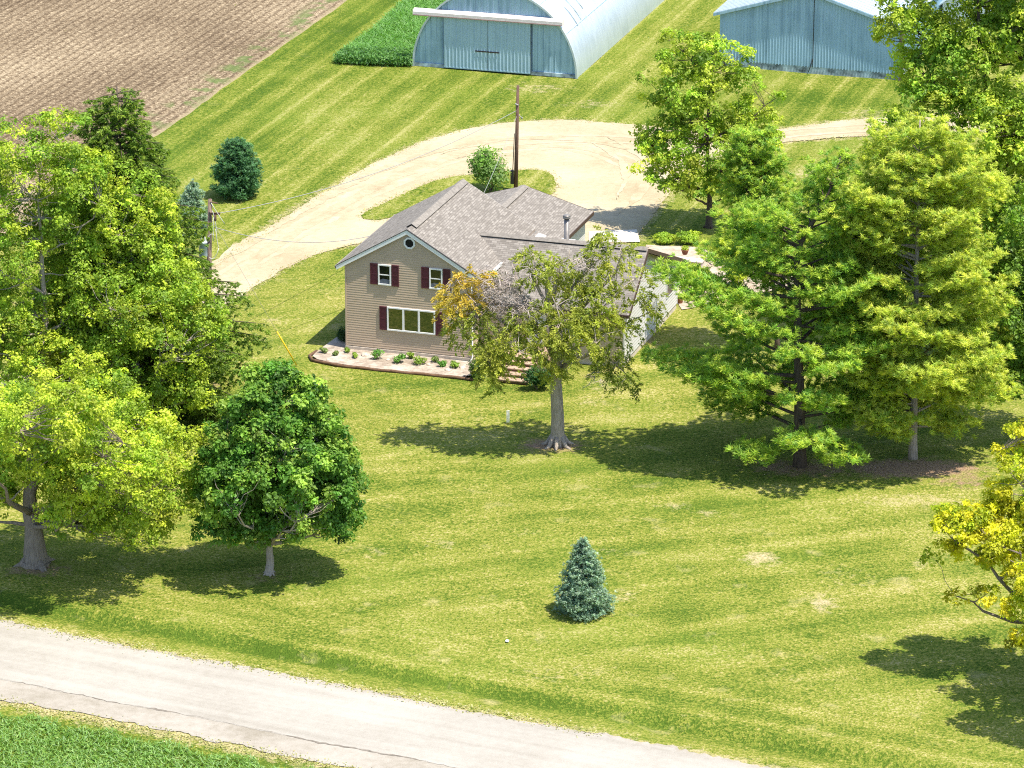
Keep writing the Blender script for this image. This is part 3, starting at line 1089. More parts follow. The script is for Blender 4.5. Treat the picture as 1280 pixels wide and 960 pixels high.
# flue, vents
mb = MB()
fu, fv = 12.3, 5.95
fz = wz(fv)
mb.lathe([(0.30, fz - 0.1), (0.26, fz + 0.06), (0.165, fz + 0.14), (0.165, fz + 1.42)], fu, fv, 14)
flue = mb.build('chimney', M['flue'], house)
mb = MB()
mb.lathe([(0.13, fz + 1.42), (0.13, fz + 1.50), (0.235, fz + 1.50), (0.235, fz + 1.60), (0.19, fz + 1.62), (0.235, fz + 1.64), (0.20, fz + 1.70), (0.03, fz + 1.74)], fu, fv, 14)
mb.build('chimney_cap', M['flue'], flue)
mb = MB()
mb.box(fu - 0.42, fu + 0.42, fv - 0.20, fv + 0.5, fz - 0.25, fz + 0.03)
mb.build('flashing', M['white_paint'], flue)
mb = MB()
mb.prism([(7.75, bz(7.75)), (8.25, bz(8.25)), (8.25, bz(8.25) + 0.05), (7.75, bz(7.75) + 0.05)], 'y', 13.6, 15.0)
mb.build('roof_flashing', M['white_paint'], house)
# downspout on the right end, meter box
mb = MB()
mb.tube([(MW + 0.09, -0.05, zt), (MW + 0.09, -0.05, 0.35), (MW + 0.09, -0.45, 0.2)], 0.045, 6)
mb.build('downspout', M['trim'], house)

# front steps (thing)
st = empty('front_steps', hw(11.55, -0.6), -TH)
tag(st, 'wide timber steps climbing to the front door beside a dark round bush', 'steps')
nst = 5
for i in range(nst):
    mb = MB()
    v0, v1 = -2.35 + i * 0.52, -2.35 + (i + 1) * 0.52
    z1 = 0.19 * (i + 1)
    mb.box(-0.95, 0.95, v0, v1 + 0.02, 0.0, z1 - 0.06, 1)
    mb.box(-1.0, 1.0, v0 - 0.05, v1 - 0.0, z1 - 0.058, z1)
    mb.build('tread', [M['step'], M['edging']], st)
mb = MB()
mb.box(-1.2, 1.2, 0.27, 2.28, 0.0, 0.93)
mb.build('landing', M['step'], st)

# garden bed ---------------------------------------------------------
bed = empty('garden_bed', (0, 0, 0))
tag(bed, 'pale gravel flower bed with dark timber edging along the front of the house', 'flower bed')
bp = [G(388, 449), G(420, 456.5), G(480, 463.5), G(540, 469), G(592, 474), hw(9.2, -0.6), hw(8.1, -0.09), hw(-0.06, -0.09), hw(-0.06, 5.4), hw(-0.9, 5.2), G(396, 440)]
bp2 = jitter_closed(smooth_closed([bp[0], bp[1], bp[2], bp[3], bp[4], bp[5], bp[6], bp[7], bp[8], bp[9], bp[10]], 1), 0.02, 0.3, 9)
bg = sheet('bed_gravel', bp2, 0.10, M['bed'], None)
bg.parent = bed
mb = MB()
edge_pts = [G(396, 440), G(387, 446), G(390, 451), G(420, 457.5), G(480, 464.5), G(540, 470), G(594, 475.5)]
q = resample(edge_pts, 0.5)
mb.tube([(x, y, 0.06 + 0.02 * math.sin(i * 1.7)) for i, (x, y) in enumerate(q)], 0.10, 6)
eg = mb.build('edging', M['edging'], bed)

# ------------------------------------------------------------------ utility structures: rock helper
def rock(name, loc, r, seed, mat, flat=0.6):
    rg = np.random.default_rng(seed)
    n1, n2 = 9, 6
    v, f = [], []
    for j in range(1, n2):
        for i in range(n1):
            a = 2 * math.pi * i / n1
            b = math.pi * j / n2
            k = r * (0.8 + 0.4 * rg.random())
            v.append((k * math.sin(b) * math.cos(a), k * math.sin(b) * math.sin(a), k * flat * math.cos(b)))
    v += [(0, 0, r * flat * 0.9), (0, 0, -r * flat * 0.9)]
    for j in range(n2 - 2):
        for i in range(n1):
            i2 = (i + 1) % n1
            f.append((j * n1 + i, (j + 1) * n1 + i, (j + 1) * n1 + i2, j * n1 + i2))
    t, b = len(v) - 2, len(v) - 1
    for i in range(n1):
        i2 = (i + 1) % n1
        f.append((t, i, i2)); f.append((b, (n2 - 2) * n1 + i2, (n2 - 2) * n1 + i))
    mb = MB(); mb.mesh(v, f)
    o = mb.build(name, mat)
    o.location = loc
    return o
#@@PART2
# ------------------------------------------------------------------ arched barn
def build_arched_barn():
    p0 = G(517, 82)
    rz = -R(17.0)
    Wd, r, L = 13.04, 6.52, 44.0
    root = empty('arched_barn', p0, rz)
    tag(root, 'half round galvanised steel barn with two sliding front doors', 'barn')
    c = r
    N = 40
    # arched shell with ribs running round it
    mb = MB()
    ys = np.arange(0, L + 0.01, 0.4)
    prof = lambda a, rr: (c - rr * math.cos(a), rr * math.sin(a))
    vs, fs = [], []
    for iy, y in enumerate(ys):
        for k in range(N + 1):
            a = math.pi * k / N
            rr = r + (0.03 if iy % 2 else 0.0)
            x, z = prof(a, rr)
            vs.append((x, y, z))
    for iy in range(len(ys) - 1):
        for k in range(N):
            i = iy * (N + 1) + k
            fs.append((i, i + 1, i + N + 2, i + N + 1))
    mb.mesh(vs, fs, 0, True)
    shell = mb.build('arched_roof', M['quon_roof'], root)
    # long lap seams of the sheets
    mb = MB()
    for a in (0.55, 1.0, 1.57, 2.14, 2.6):
        x, z = prof(a, r + 0.035)
        mb.tube([(x, 0.1, z), (x, L, z)], 0.03, 5)
    mb.build('seam', M['quon'], shell)
    for y0, a0, a1 in ((3.2, 2.35, 2.62), (4.4, 2.2, 2.6), (6.0, 2.25, 2.5), (9.5, 2.0, 2.3), (12.0, 2.15, 2.45), (16.0, 2.0, 2.5)):
        mb = MB()
        mb.tube([(prof(a, r + 0.045)[0], y0, prof(a, r + 0.045)[1]) for a in np.linspace(a0, a1, 8)], 0.03, 4)
        mb.build('rust_seam', M['found'], shell)
    # rim of the arch
    mb = MB()
    for k in range(N):
        a0, a1 = math.pi * k / N, math.pi * (k + 1) / N
        o0, o1 = prof(a0, r + 0.08), prof(a1, r + 0.08)
        i0, i1 = prof(a0, r - 0.06), prof(a1, r - 0.06)
        mb.prism([o0, o1, i1, i0], 'y', -0.12, 0.06)
    mb.build('arch_rim', M['barn_roof'], root)
    # recessed end wall of vertical ribbed sheets
    mb = MB()
    step = 0.15
    xs = np.arange(0.08, Wd - 0.07, step / 2)
    vs, fs = [], []
    for i, x in enumerate(xs):
        h = math.sqrt(max(0.0, (r - 0.03) ** 2 - (x - c) ** 2))
        y = 0.10 + (0.045 if (i % 6) in (0,) else 0.0) * -1
        vs += [(x, y, 0.0), (x, y, h)]
    for i in range(len(xs) - 1):
        fs.append((2 * i, 2 * i + 2, 2 * i + 3, 2 * i + 1))
    mb.mesh(vs, fs)
    mb.build('end_wall', M['quon'], root)
    for x0, x1 in ((0.05, 2.45), (9.42, 12.98)):
        mb = MB()
        mb.box(x0, x1, -0.02, 0.08, 0.0, 0.28)
        mb.build('sill', M['found'], root)
    # sliding doors
    def door(x0, x1):
        m = MB()
        m.box(x0, x1, -0.16, -0.10, 0.14, 4.15)
        x = x0 + 0.14
        while x < x1 - 0.1:
            m.prism([(x - 0.05, -0.16), (x - 0.02, -0.20), (x + 0.02, -0.20), (x + 0.05, -0.16)], 'z', 0.15, 4.14)
            x += 0.285
        m.box(x0, x1, -0.185, -0.162, 0.10, 0.2)
        return m.build('sliding_door', M['quon_door'], root)
    d1 = door(2.5, 5.97)
    d2 = door(6.0, 9.42)
    for d, a, b in ((d1, 5.05, 5.95), (d2, 6.02, 6.95)):
        m = MB()
        m.box(a, b, -0.25, -0.215, 1.55, 1.64)
        m.box(a, a + 0.05, -0.215, -0.16, 1.55, 1.64)
        m.build('handle', M['iron'], d)
    for x0, x1 in ((5.968, 6.002), (9.422, 9.46)):
        m = MB()
        m.box(x0, x1, -0.15, -0.08, 0.12, 4.15)
        m.build('door_gap', M['dark'], root)
    # track hood
    m = MB()
    m.prism([(-0.42, 4.12), (-0.42, 4.40), (-0.10, 4.58), (0.06, 4.58), (0.06, 4.12)], 'x', 0.1, 12.0)
    hood = m.build('door_track', M['rail'], root)
    m = MB()
    m.box(0.1, 12.0, -0.435, -0.422, 4.10, 4.17)
    m.build('track_edge', M['rail_red'], hood)


build_arched_barn()


def build_blue_barn():
    p0 = G(899, 82)
    root = empty('pole_barn', p0, -R(17.8))
    tag(root, 'blue steel sided barn with a low pitched gable behind the green lawn', 'barn')
    Wd, He, Rise, L = 14.1, 4.35, 2.15, 40.0
    m = MB()
    m.box(0.02, Wd - 0.02, 0.02, L, -0.2, 0.55)
    m.build('foundation', M['found'], root)
    m = MB()
    top = lambda x: He + Rise * (1 - abs(x - Wd / 2) / (Wd / 2))
    m.prism([(0, 0.5), (Wd, 0.5), (Wd, He - 0.1), (Wd / 2, He + Rise - 0.1), (0, He - 0.1)], 'y', 0.0, L)
    x = 0.12
    while x < Wd - 0.05:
        m.prism([(x - 0.03, -0.002), (x - 0.012, -0.03), (x + 0.012, -0.03), (x + 0.03, -0.002)], 'z', 0.44, top(x) - 0.12)
        x += 0.228
    y = 0.1
    while y < L:
        m.box(Wd + 0.002, Wd + 0.03, y, y + 0.05, 0.5, He - 0.12)
        y += 0.3
    m.build('wall', M['barn'], root)
    m = MB()
    ov = 0.45
    zl = He - Rise * ov / (Wd / 2)
    slab(m, (Wd + ov, -0.3, zl), (Wd + ov, L, zl), (Wd / 2, L, He + Rise), (Wd / 2, -0.3, He + Rise), 0.10, (0, 0))
    slab(m, (-ov, L, zl), (-ov, -0.3, zl), (Wd / 2, -0.3, He + Rise), (Wd / 2, L, He + Rise), 0.10, (0, 0))
    n = 1.0
    y = 0.0
    while y < L:
        for s in (-1, 1):
            a = np.array([Wd / 2 + s * 0.05, y, He + Rise + 0.01]); b = np.array([Wd / 2 + s * (Wd / 2 + ov - 0.02), y, zl + 0.02])
            m.tube([a, b], 0.03, 4, smooth=False)
        y += 0.6
    rf = m.build('roof', M['barn_roof'], root)
    m = MB()
    for a, b in ((-ov, Wd / 2), (Wd / 2, Wd + ov)):
        tz = lambda q: He + Rise * (1 - abs(q - Wd / 2) / (Wd / 2))
        m.prism([(a, tz(a) - 0.26), (b, tz(b) - 0.26), (b, tz(b) - 0.05), (a, tz(a) - 0.05)], 'y', -0.345, -0.302)
    m.build('rake_trim', M['quon'], root)
    m = MB()
    m.box(7.36, 7.41, -0.05, -0.031, 0.5, 6.2)
    m.tube([(7.34, -0.06, 1.1), (7.2, -0.08, 0.5), (7.1, -0.3, 0.1)], 0.03, 5)
    m.build('cable_run', M['dark'], root)
    m = MB()
    m.box(Wd + 0.01, Wd + 0.32, -0.16, 0.12, 0.0, He - 0.3)
    m.build('corner_post', M['pole'], root)


build_blue_barn()

# white shed behind the big tree with a round vent, and a parked car there
def build_shed():
    b = G(1177, 46)
    root = empty('white_shed', b, -R(17))
    tag(root, 'white gabled shed with a small round vent behind the tall leafy tree', 'shed')
    m = MB()
    m.prism([(0, 0), (4.6, 0), (4.6, 2.8), (2.3, 4.3), (0, 2.8)], 'y', 0, 7)
    laps(m, (0, -0.003, 0), (1, 0, 0), (0, -1, 0), 0.1, 2.7, lambda z: (0, 4.6), lap=0.2)
    m.build('wall', M['white_paint'], root)
    m = MB()
    slab(m, (4.95, -0.3, 2.57), (4.95, 7.3, 2.57), (2.3, 7.3, 4.38), (2.3, -0.3, 4.38), 0.1, (0, 0))
    slab(m, (-0.35, 7.3, 2.57), (-0.35, -0.3, 2.57), (2.3, -0.3, 4.38), (2.3, 7.3, 4.38), 0.1, (0, 0))
    m.build('roof', M['barn_roof'], root)
    m = MB()
    m.prism([(1.5 + 0.2 * math.cos(k * math.pi / 6), 2.35 + 0.2 * math.sin(k * math.pi / 6)) for k in range(12)], 'y', -0.06, 0.0)
    m.build('vent', M['dark'], root)


build_shed()


def build_car(name, loc, rz, mat, label, group):
    root = empty(name, loc, rz)
    tag(root, label, 'car', group)
    L, W = 4.5, 1.78
    low = [(-2.2, 0.42), (-2.25, 0.62), (-2.1, 0.82), (-1.0, 0.95), (1.3, 0.98), (2.15, 0.9), (2.25, 0.65), (2.2, 0.4), (1.75, 0.34), (-1.8, 0.34)]
    m = MB()
    def loft(profile, ws, mm=0):
        n = len(profile)
        vs = []
        for s, k in ((-1, 0.94), (-1, 1.0), (1, 1.0), (1, 0.94)):
            pass
        secs = [(-W / 2, 0.93), (-W / 2 + 0.12, 1.0), (W / 2 - 0.12, 1.0), (W / 2, 0.93)]
        for y, k in secs:
            for x, z in profile:
                vs.append((x * (0.985 if k < 1 else 1), y, 0.34 + (z - 0.34) * k))
        fs = []
        for a in range(3):
            for i in range(n):
                j = (i + 1) % n
                fs.append((a * n + i, a * n + j, (a + 1) * n + j, (a + 1) * n + i))
        fs.append(tuple(range(n))[::-1]); fs.append(tuple(3 * n + i for i in range(n)))
        m.mesh(vs, fs, mm)
    loft(low, None)
    roofp = [(-0.55, 1.40), (0.95, 1.42)]
    m.prism([(-0.75, 1.36), (0.95, 1.38), (0.85, 1.46), (-0.5, 1.45)], 'y', -0.62, 0.62)
    for s in (-1, 1):
        for (xa, za, xb, zb) in ((-1.2, 0.93, -0.62, 1.42), (0.2, 0.96, 0.2, 1.43), (1.55, 0.96, 0.92, 1.42)):
            m.tube([(xa, s * 0.78, za), (xb, s * 0.60, zb)], 0.045, 5)
    m.build('body', mat, root)
    m = MB()
    v = [(-1.18, -0.74, 0.94), (-1.18, 0.74, 0.94), (1.52, 0.74, 0.96), (1.52, -0.74, 0.96), (-0.62, -0.58, 1.37), (-0.62, 0.58, 1.37), (0.92, 0.58, 1.38), (0.92, -0.58, 1.38)]
    m.mesh(v, [(0, 1, 5, 4), (1, 2, 6, 5), (2, 3, 7, 6), (3, 0, 4, 7)])
    m.build('window', M['glass'], root)
    for x in (-1.4, 1.35):
        for s in (-1, 1):
            m = MB()
            m.tube([(x, s * 0.70, 0.33), (x, s * 0.90, 0.33)], 0.33, 16, smooth=False)
            w = m.build('wheel', M['dark'], root)
            m = MB()
            m.tube([(x, s * 0.895, 0.33), (x, s * 0.915, 0.33)], 0.19, 12, smooth=False)
            m.build('rim', M['flue'], w)
    for s in (-1, 1):
        m = MB(); m.box(-2.27, -2.17, s * 0.62 - 0.16, s * 0.62 + 0.16, 0.62, 0.76)
        m.build('headlight', M['white_paint'], root)
        m = MB(); m.box(2.17, 2.27, s * 0.62 - 0.14, s * 0.62 + 0.14, 0.66, 0.82)
        m.build('tail_light', M['rail_red'], root)
    return root


build_car('parked_car', G(1220, 40), R(-12), M['white_paint'], 'white car parked beside the shed beyond the tall leafy tree', None)
build_car('parked_car', G(-14, 556), R(200), M['silver'], 'grey car parked on the drive behind the big yellow green maple', None)

# ------------------------------------------------------------------ foliage
def nrm(a):
    return a / (np.linalg.norm(a, axis=-1, keepdims=True) + 1e-9)


def leaves(name, C, N, T, L, W, col, mat, parent, fold=0.12):
    """rhombic leaves: centre C, normal N, tip direction T"""
    T = nrm(T - N * (T * N).sum(-1, keepdims=True))
    B = np.cross(N, T)
    L = np.asarray(L)[:, None]; W = np.asarray(W)[:, None]
    v = np.stack([C - T * L * 0.5, C + B * W * 0.5 + N * L * fold, C + T * L * 0.5, C - B * W * 0.5 + N * L * fold], 1).reshape(-1, 3)
    n = len(C)
    f = np.arange(4 * n).reshape(n, 4)
    return np_mesh(name, v, f, col=np.repeat(col, 4, 0), mats=[mat], parent=parent)


def rand_dir(rg, n):
    return nrm(rg.normal(size=(n, 3)))


def palette(rg, n, cols, jit=0.18):
    cols = np.asarray(cols)
    i = rg.integers(0, len(cols), n)
    j = rg.integers(0, len(cols), n)
    t = rg.random((n, 1))
    c = cols[i] * t + cols[j] * (1 - t)
    return np.clip(c * (1 + jit * rg.normal(size=(n, 1))), 0.004, 1)


def curve_pts(a, b, sag, n, rg, wig=0.0):
    a = np.asarray(a, float); b = np.asarray(b, float)
    L = np.linalg.norm(b - a)
    out = []
    for i in range(n + 1):
        t = i / n
        p = a + (b - a) * t + np.array([0, 0, sag * L * 4 * t * (1 - t)])
        if 0 < i < n and wig: p = p + rg.normal(size=3) * wig * L * 0.1
        out.append(p)
    return out


def broad_tree(name, label, base_px, trunk_px, blobs_px, cols, seed, nclump=90, rc=0.95, ntuft=12, nleaf=11, leaf=0.26, trunk_r=0.3, bark='bark_grey', flat=0.75, cat='tree', group=None, bare=0.0, base=None, tuft_r=0.30, inner=0.5, limb_n=9, pale=None):
    rg = np.random.default_rng(seed)
    b = G(*base_px) if base is None else np.asarray(base, float)
    Yb = b[1]
    root = empty(name, b)
    tag(root, label, cat, group)
    blobs = []
    for q in blobs_px:
        px, py, rx, ry = q[:4]
        dY = q[4] if len(q) > 4 else 0.0
        c = AT(px, py, Yb + dY)
        s = SC(c[1], c[2])
        rad = np.array([rx / s, (q[5] if len(q) > 5 else 0.95 * (rx + ry) * 0.5 / s), ry / s / 0.944])
        blobs.append((c, rad))
    vol = np.array([r.prod() ** (2 / 3) for _, r in blobs])
    which = rg.choice(len(blobs), nclump, p=vol / vol.sum())
    d = rand_dir(rg, nclump)
    d[:, 2] = np.where(d[:, 2] < -0.55, -d[:, 2] * 0.5, d[:, 2])
    rad = inner + (1 - inner) * rg.random(nclump) ** 0.6
    CC = np.array([blobs[w][0] for w in which]); RR = np.array([blobs[w][1] for w in which])
    cl = CC + d * RR * rad[:, None]
    outd = nrm(d * RR)
    cl[:, 2] = np.maximum(cl[:, 2], 1.2)
    # trunk and limbs
    tp = [AT(px, py, Yb) for px, py in trunk_px]
    path = [b - np.array([0, 0, 0.3])] + [b + np.array([0, 0, 0.25])] + tp
    zz = np.array([p[2] for p in path])
    rr = trunk_r * np.clip(1.0 - 0.85 * (zz - 0.25) / (zz[-1] - 0.25 + 1e-6), 0.12, 1.0)
    rr[0] = trunk_r * 1.7; rr[1] = trunk_r * 1.25
    # densify
    P2, R2 = [path[0]], [rr[0]]
    for i in range(len(path) - 1):
        n = 3
        for k in range(1, n + 1):
            t = k / n
            p = path[i] * (1 - t) + path[i + 1] * t
            if k < n: p = p + rg.normal(size=3) * 0.1 * trunk_r * np.array([1, 1, 0])
            P2.append(p); R2.append(rr[i] * (1 - t) + rr[i + 1] * t)
    mb = MB()
    mb.tube(P2, R2, 10)
    for k in range(6):                                     # root flare
        a = 2 * math.pi * k / 6 + rg.random()
        q = np.array([math.cos(a), math.sin(a), 0])
        mb.tube([b + q * trunk_r * 0.6 + np.array([0, 0, 0.5 * trunk_r * 2]), b + q * trunk_r * 1.5 + np.array([0, 0, 0.05]), b + q * trunk_r * 2.3 + np.array([0, 0, -0.1])], [trunk_r * 0.35, trunk_r * 0.28, trunk_r * 0.12], 6)
    z0 = tp[0][2]
    trunk_pts = np.array([p for p in P2 if p[2] > z0 * 0.8])
    trunk_rad = np.array([r for p, r in zip(P2, R2) if p[2] > z0 * 0.8])
    order = rg.permutation(nclump)
    limb_pts, limb_rad = [trunk_pts], [trunk_rad]
    # spread-out limb targets
    tg = [order[0]]
    while len(tg) < min(limb_n, nclump):
        dist = np.min([np.linalg.norm(cl - cl[k], axis=1) for k in tg], 0)
        tg.append(int(np.argmax(dist)))
    for k in tg:
        t = cl[k]
        dz = t[2] - trunk_pts[:, 2]
        hd = np.hypot(t[0] - trunk_pts[:, 0], t[1] - trunk_pts[:, 1])
        i = int(np.argmin(np.abs(dz - 0.75 * hd)))
        L = np.linalg.norm(t - trunk_pts[i])
        pts = curve_pts(trunk_pts[i], t, -0.06 if t[2] > trunk_pts[i][2] else 0.06, 6, rg, 0.25)
        r0 = min(trunk_rad[i] * 0.75, 0.045 * L ** 0.6 + 0.02 * trunk_r / 0.3)
        rs = np.linspace(r0, 0.025, 7)
        mb.tube(pts, rs, 6)
        limb_pts.append(np.array(pts)); limb_rad.append(rs)
    LP = np.concatenate(limb_pts); LR = np.concatenate(limb_rad)
    for k in range(nclump):
        if k in tg: continue
        dd = np.linalg.norm(LP - cl[k], axis=1) + 1.5 * np.maximum(0, LP[:, 2] - cl[k][2])
        i = int(np.argmin(dd))
        mb.tube(curve_pts(LP[i], cl[k], -0.05, 4, rg, 0.3), np.linspace(min(LR[i] * 0.7, 0.06), 0.012, 5), 5, cap=False)
    mb.build('trunk', M[bark], root)
    # local coordinates for parts: parent sits at b
    for ch in root.children:
        ch.location = -Vector(b)
    # leaves
    keep = rg.random(nclump) > bare
    cl, outd = cl[keep], outd[keep]
    n = len(cl)
    rcl = rc * (0.65 + 0.6 * rg.random(n))
    td = rand_dir(rg, n * ntuft).reshape(n, ntuft, 3)
    td = nrm(td + 0.55 * outd[:, None] + np.array([0, 0, 0.35]))
    tr = (0.35 + 0.65 * rg.random((n, ntuft, 1)) ** 0.5)
    tc = cl[:, None] + td * tr * rcl[:, None, None] * np.array([1, 1, flat])
    tc = tc.reshape(-1, 3); td = td.reshape(-1, 3)
    ccol = palette(rg, n, cols, 0.17)
    tcol = np.repeat(ccol, ntuft, 0) * (1 + 0.14 * rg.normal(size=(n * ntuft, 1)))
    m = len(tc)
    ld = rand_dir(rg, m * nleaf).reshape(m, nleaf, 3)
    lr = tuft_r * (0.3 + 0.9 * rg.random((m, nleaf, 1)))
    lc = (tc[:, None] + ld * lr * np.array([1, 1, 0.8])).reshape(-1, 3)
    ln = nrm(0.55 * ld.reshape(-1, 3) + np.repeat(td, nleaf, 0) * 0.4 + np.array([0, 0, 0.55]) + 0.45 * rg.normal(size=(m * nleaf, 3)))
    lt = nrm(ld.reshape(-1, 3) + 0.5 * rg.normal(size=(m * nleaf, 3)) - np.array([0, 0, 0.3]))
    q = m * nleaf
    L = leaf * (0.5 + 1.0 * rg.random(q) ** 1.3)
    col = np.repeat(tcol, nleaf, 0) * (1 + 0.12 * rg.normal(size=(q, 1)))
    lc[:, 2] = np.maximum(lc[:, 2], 0.25)
    leaves('crown', lc - b, ln, lt, L, L * (0.62 + 0.2 * rg.random(q)), np.clip(col, 0.004, 1), M['leaf'], root)
    return root


def conifer(name, label, base_px, trunk_px, env, cols, seed, whorl=0.55, per=5, rise=(0.15, 0.05), droop=0.0, tuft_step=0.30, needles=12, nl=0.2, nw=0.035, trunk_r=0.28, bark='bark_dark', start=0.3, hang=0.0, side=0.45, density=1.0, up=0.5, cat='tree', group=None, base=None, asym=None, dead_low=0.0, extra=(), gap=0.0, jit=0.2, eljit=0.0, vjit=0.05):
    """env: list of (height fraction, radius in m); branches whorled round the trunk, needles in tufts"""
    rg = np.random.default_rng(seed)
    b = G(*base_px) if base is None else np.asarray(base, float)
    Yb = b[1]
    root = empty(name, b)
    tag(root, label, cat, group)
    tp = [AT(px, py, Yb) for px, py in trunk_px]
    path = np.array([b + np.array([0, 0, -0.2])] + [b + np.array([0, 0, 0.2])] + tp)
    Ht = path[-1][2]
    zs = path[:, 2]

    def axis(z):
        return np.array([np.interp(z, zs, path[:, 0]), np.interp(z, zs, path[:, 1]), z])
    mb = MB()
    zz = np.linspace(-0.2, Ht, 16)
    mb.tube([axis(z) for z in zz], [trunk_r * (1.25 if z < 0.3 else 1) * max(0.06, 1 - z / Ht) ** 0.8 + 0.01 for z in zz], 8)
    dead = MB()
    ez = np.array([e[0] for e in env]) * Ht; er = np.array([e[1] for e in env])
    TC, TD, TS = [], [], []
    z = ez[0]
    brs = []
    while z < Ht - 0.15:
        k = max(3, int(per * (0.8 + 0.4 * rg.random())))
        a0 = rg.random() * 6.28
        for i in range(k):
            if rg.random() < gap: continue
            az = a0 + 6.283 * i / k + 0.35 * rg.normal()
            zb = z + 0.2 * whorl * rg.normal()
            L = np.interp(zb, ez, er) * (0.72 + 0.38 * rg.random())
            if asym is not None: L *= asym(az, zb / Ht)
            fr = zb / Ht
            brs.append((axis(max(0.2, zb)), az, L, rise[0] * (1 - fr) + rise[1] * fr + eljit * rg.normal()))
        z += whorl * (0.8 + 0.4 * rg.random()) * (1.0 if z < 0.7 * Ht else 0.75)
    for (p, az, L, el) in extra:
        brs.append((np.asarray(p, float), az, L, el))
    for (p, az, L, el) in brs:
        if L < 0.12: continue
        h = np.array([math.cos(az), math.sin(az), 0])
        s = np.array([-h[1], h[0], 0])
        nn = max(4, int(L / 0.5))
        bend = 0.12 * rg.normal()
        pts = []
        for i in range(nn + 1):
            t = i / nn
            pts.append(p + h * L * t + s * L * bend * t * t + np.array([0, 0, L * (el * t - droop * t * t + 0.10 * t ** 3)]))
        pts = np.array(pts)
        mb.tube(pts, np.linspace(0.022 * L ** 0.8 + 0.012, 0.008, nn + 1), 5, cap=False)
        # tufts along the outer part, with side twigs
        t = start + 0.05 * rg.random()
        while t <= 1.0:
            c = np.array([np.interp(t * nn, np.arange(nn + 1), pts[:, j]) for j in range(3)])
            d0 = pts[min(nn, int(t * nn) + 1)] - pts[max(0, min(nn, int(t * nn) + 1) - 1)]
            d0 = d0 / (np.linalg.norm(d0) + 1e-9)
            w = side * L * (1.08 - t) ** 0.8 * min(1.0, (t - start) * 3 + 0.35)
            ns = int(w / tuft_step * density + rg.random())
            TC.append(c); TD.append(d0); TS.append(t)
            for sg in (-1, 1):
                for q in range(1, ns + 1):
                    f = q / max(1, ns)
                    off = s * sg * w * f + d0 * w * f * 0.55 + np.array([0, 0, -hang * w * f * (0.5 + rg.random()) + vjit * rg.normal()])
                    TC.append(c + off + 0.08 * rg.normal(size=3)); TD.append(nrm(s * sg * 0.8 + d0 * 0.6)); TS.append(t)
            t += tuft_step / L / density * (0.75 + 0.5 * rg.random())
    mb.build('trunk', M[bark], root).location = -Vector(b)
    TC = np.array(TC); TD = np.array(TD)
    # leader tufts
    m = len(TC)
    nd = rand_dir(rg, m * needles).reshape(m, needles, 3)
    nd = nrm(nd * 0.85 + TD[:, None] * 0.75 + np.array([0, 0, up]) - np.array([0, 0, 1.0]) * hang * 0.9)
    L = nl * (0.7 + 0.6 * rg.random((m, needles)))
    cc = TC[:, None] + nd * L[..., None] * 0.55
    tcol = palette(rg, m, cols, jit)
    # foliage of one branch shares a tone
    col = np.repeat(tcol, needles, 0) * (1 + 0.15 * rg.normal(size=(m * needles, 1)))
    nd = nd.reshape(-1, 3)
    N = nrm(np.cross(nd, rand_dir(rg, len(nd))) + np.array([0, 0, 0.9]))
    Lf = L.ravel()
    leaves('crown', cc.reshape(-1, 3) - b, N, nd, Lf, np.full(len(Lf), nw) * (0.8 + 0.5 * rg.random(len(Lf))), np.clip(col, 0.004, 1), M['needle'], root, 0.0)
    return root


YG = [(0.42, 0.51, 0.045), (0.32, 0.44, 0.042), (0.50, 0.56, 0.055), (0.22, 0.35, 0.036)]
YG2 = [(0.36, 0.47, 0.042), (0.27, 0.40, 0.040), (0.45, 0.53, 0.050), (0.19, 0.32, 0.034)]
DG = [(0.115, 0.255, 0.030), (0.17, 0.315, 0.040), (0.27, 0.40, 0.060), (0.08, 0.195, 0.028)]
MG = [(0.29, 0.43, 0.042), (0.38, 0.49, 0.048), (0.47, 0.54, 0.060), (0.20, 0.34, 0.038)]
PINE = [(0.28, 0.45, 0.055), (0.37, 0.51, 0.065), (0.47, 0.56, 0.075), (0.18, 0.34, 0.055)]
PINE2 = [(0.52, 0.58, 0.085), (0.60, 0.63, 0.105), (0.42, 0.51, 0.075), (0.30, 0.42, 0.065)]
BLUE = [(0.30, 0.43, 0.33), (0.20, 0.32, 0.24), (0.42, 0.54, 0.43), (0.13, 0.23, 0.17)]
GREENC = [(0.10, 0.25, 0.105), (0.075, 0.19, 0.085), (0.15, 0.31, 0.135), (0.06, 0.15, 0.065)]
NORW = [(0.15, 0.25, 0.036), (0.21, 0.31, 0.044), (0.11, 0.19, 0.032), (0.26, 0.35, 0.055)]
YEL = [(0.58, 0.56, 0.022), (0.50, 0.52, 0.022), (0.36, 0.45, 0.024), (0.64, 0.58, 0.030)]

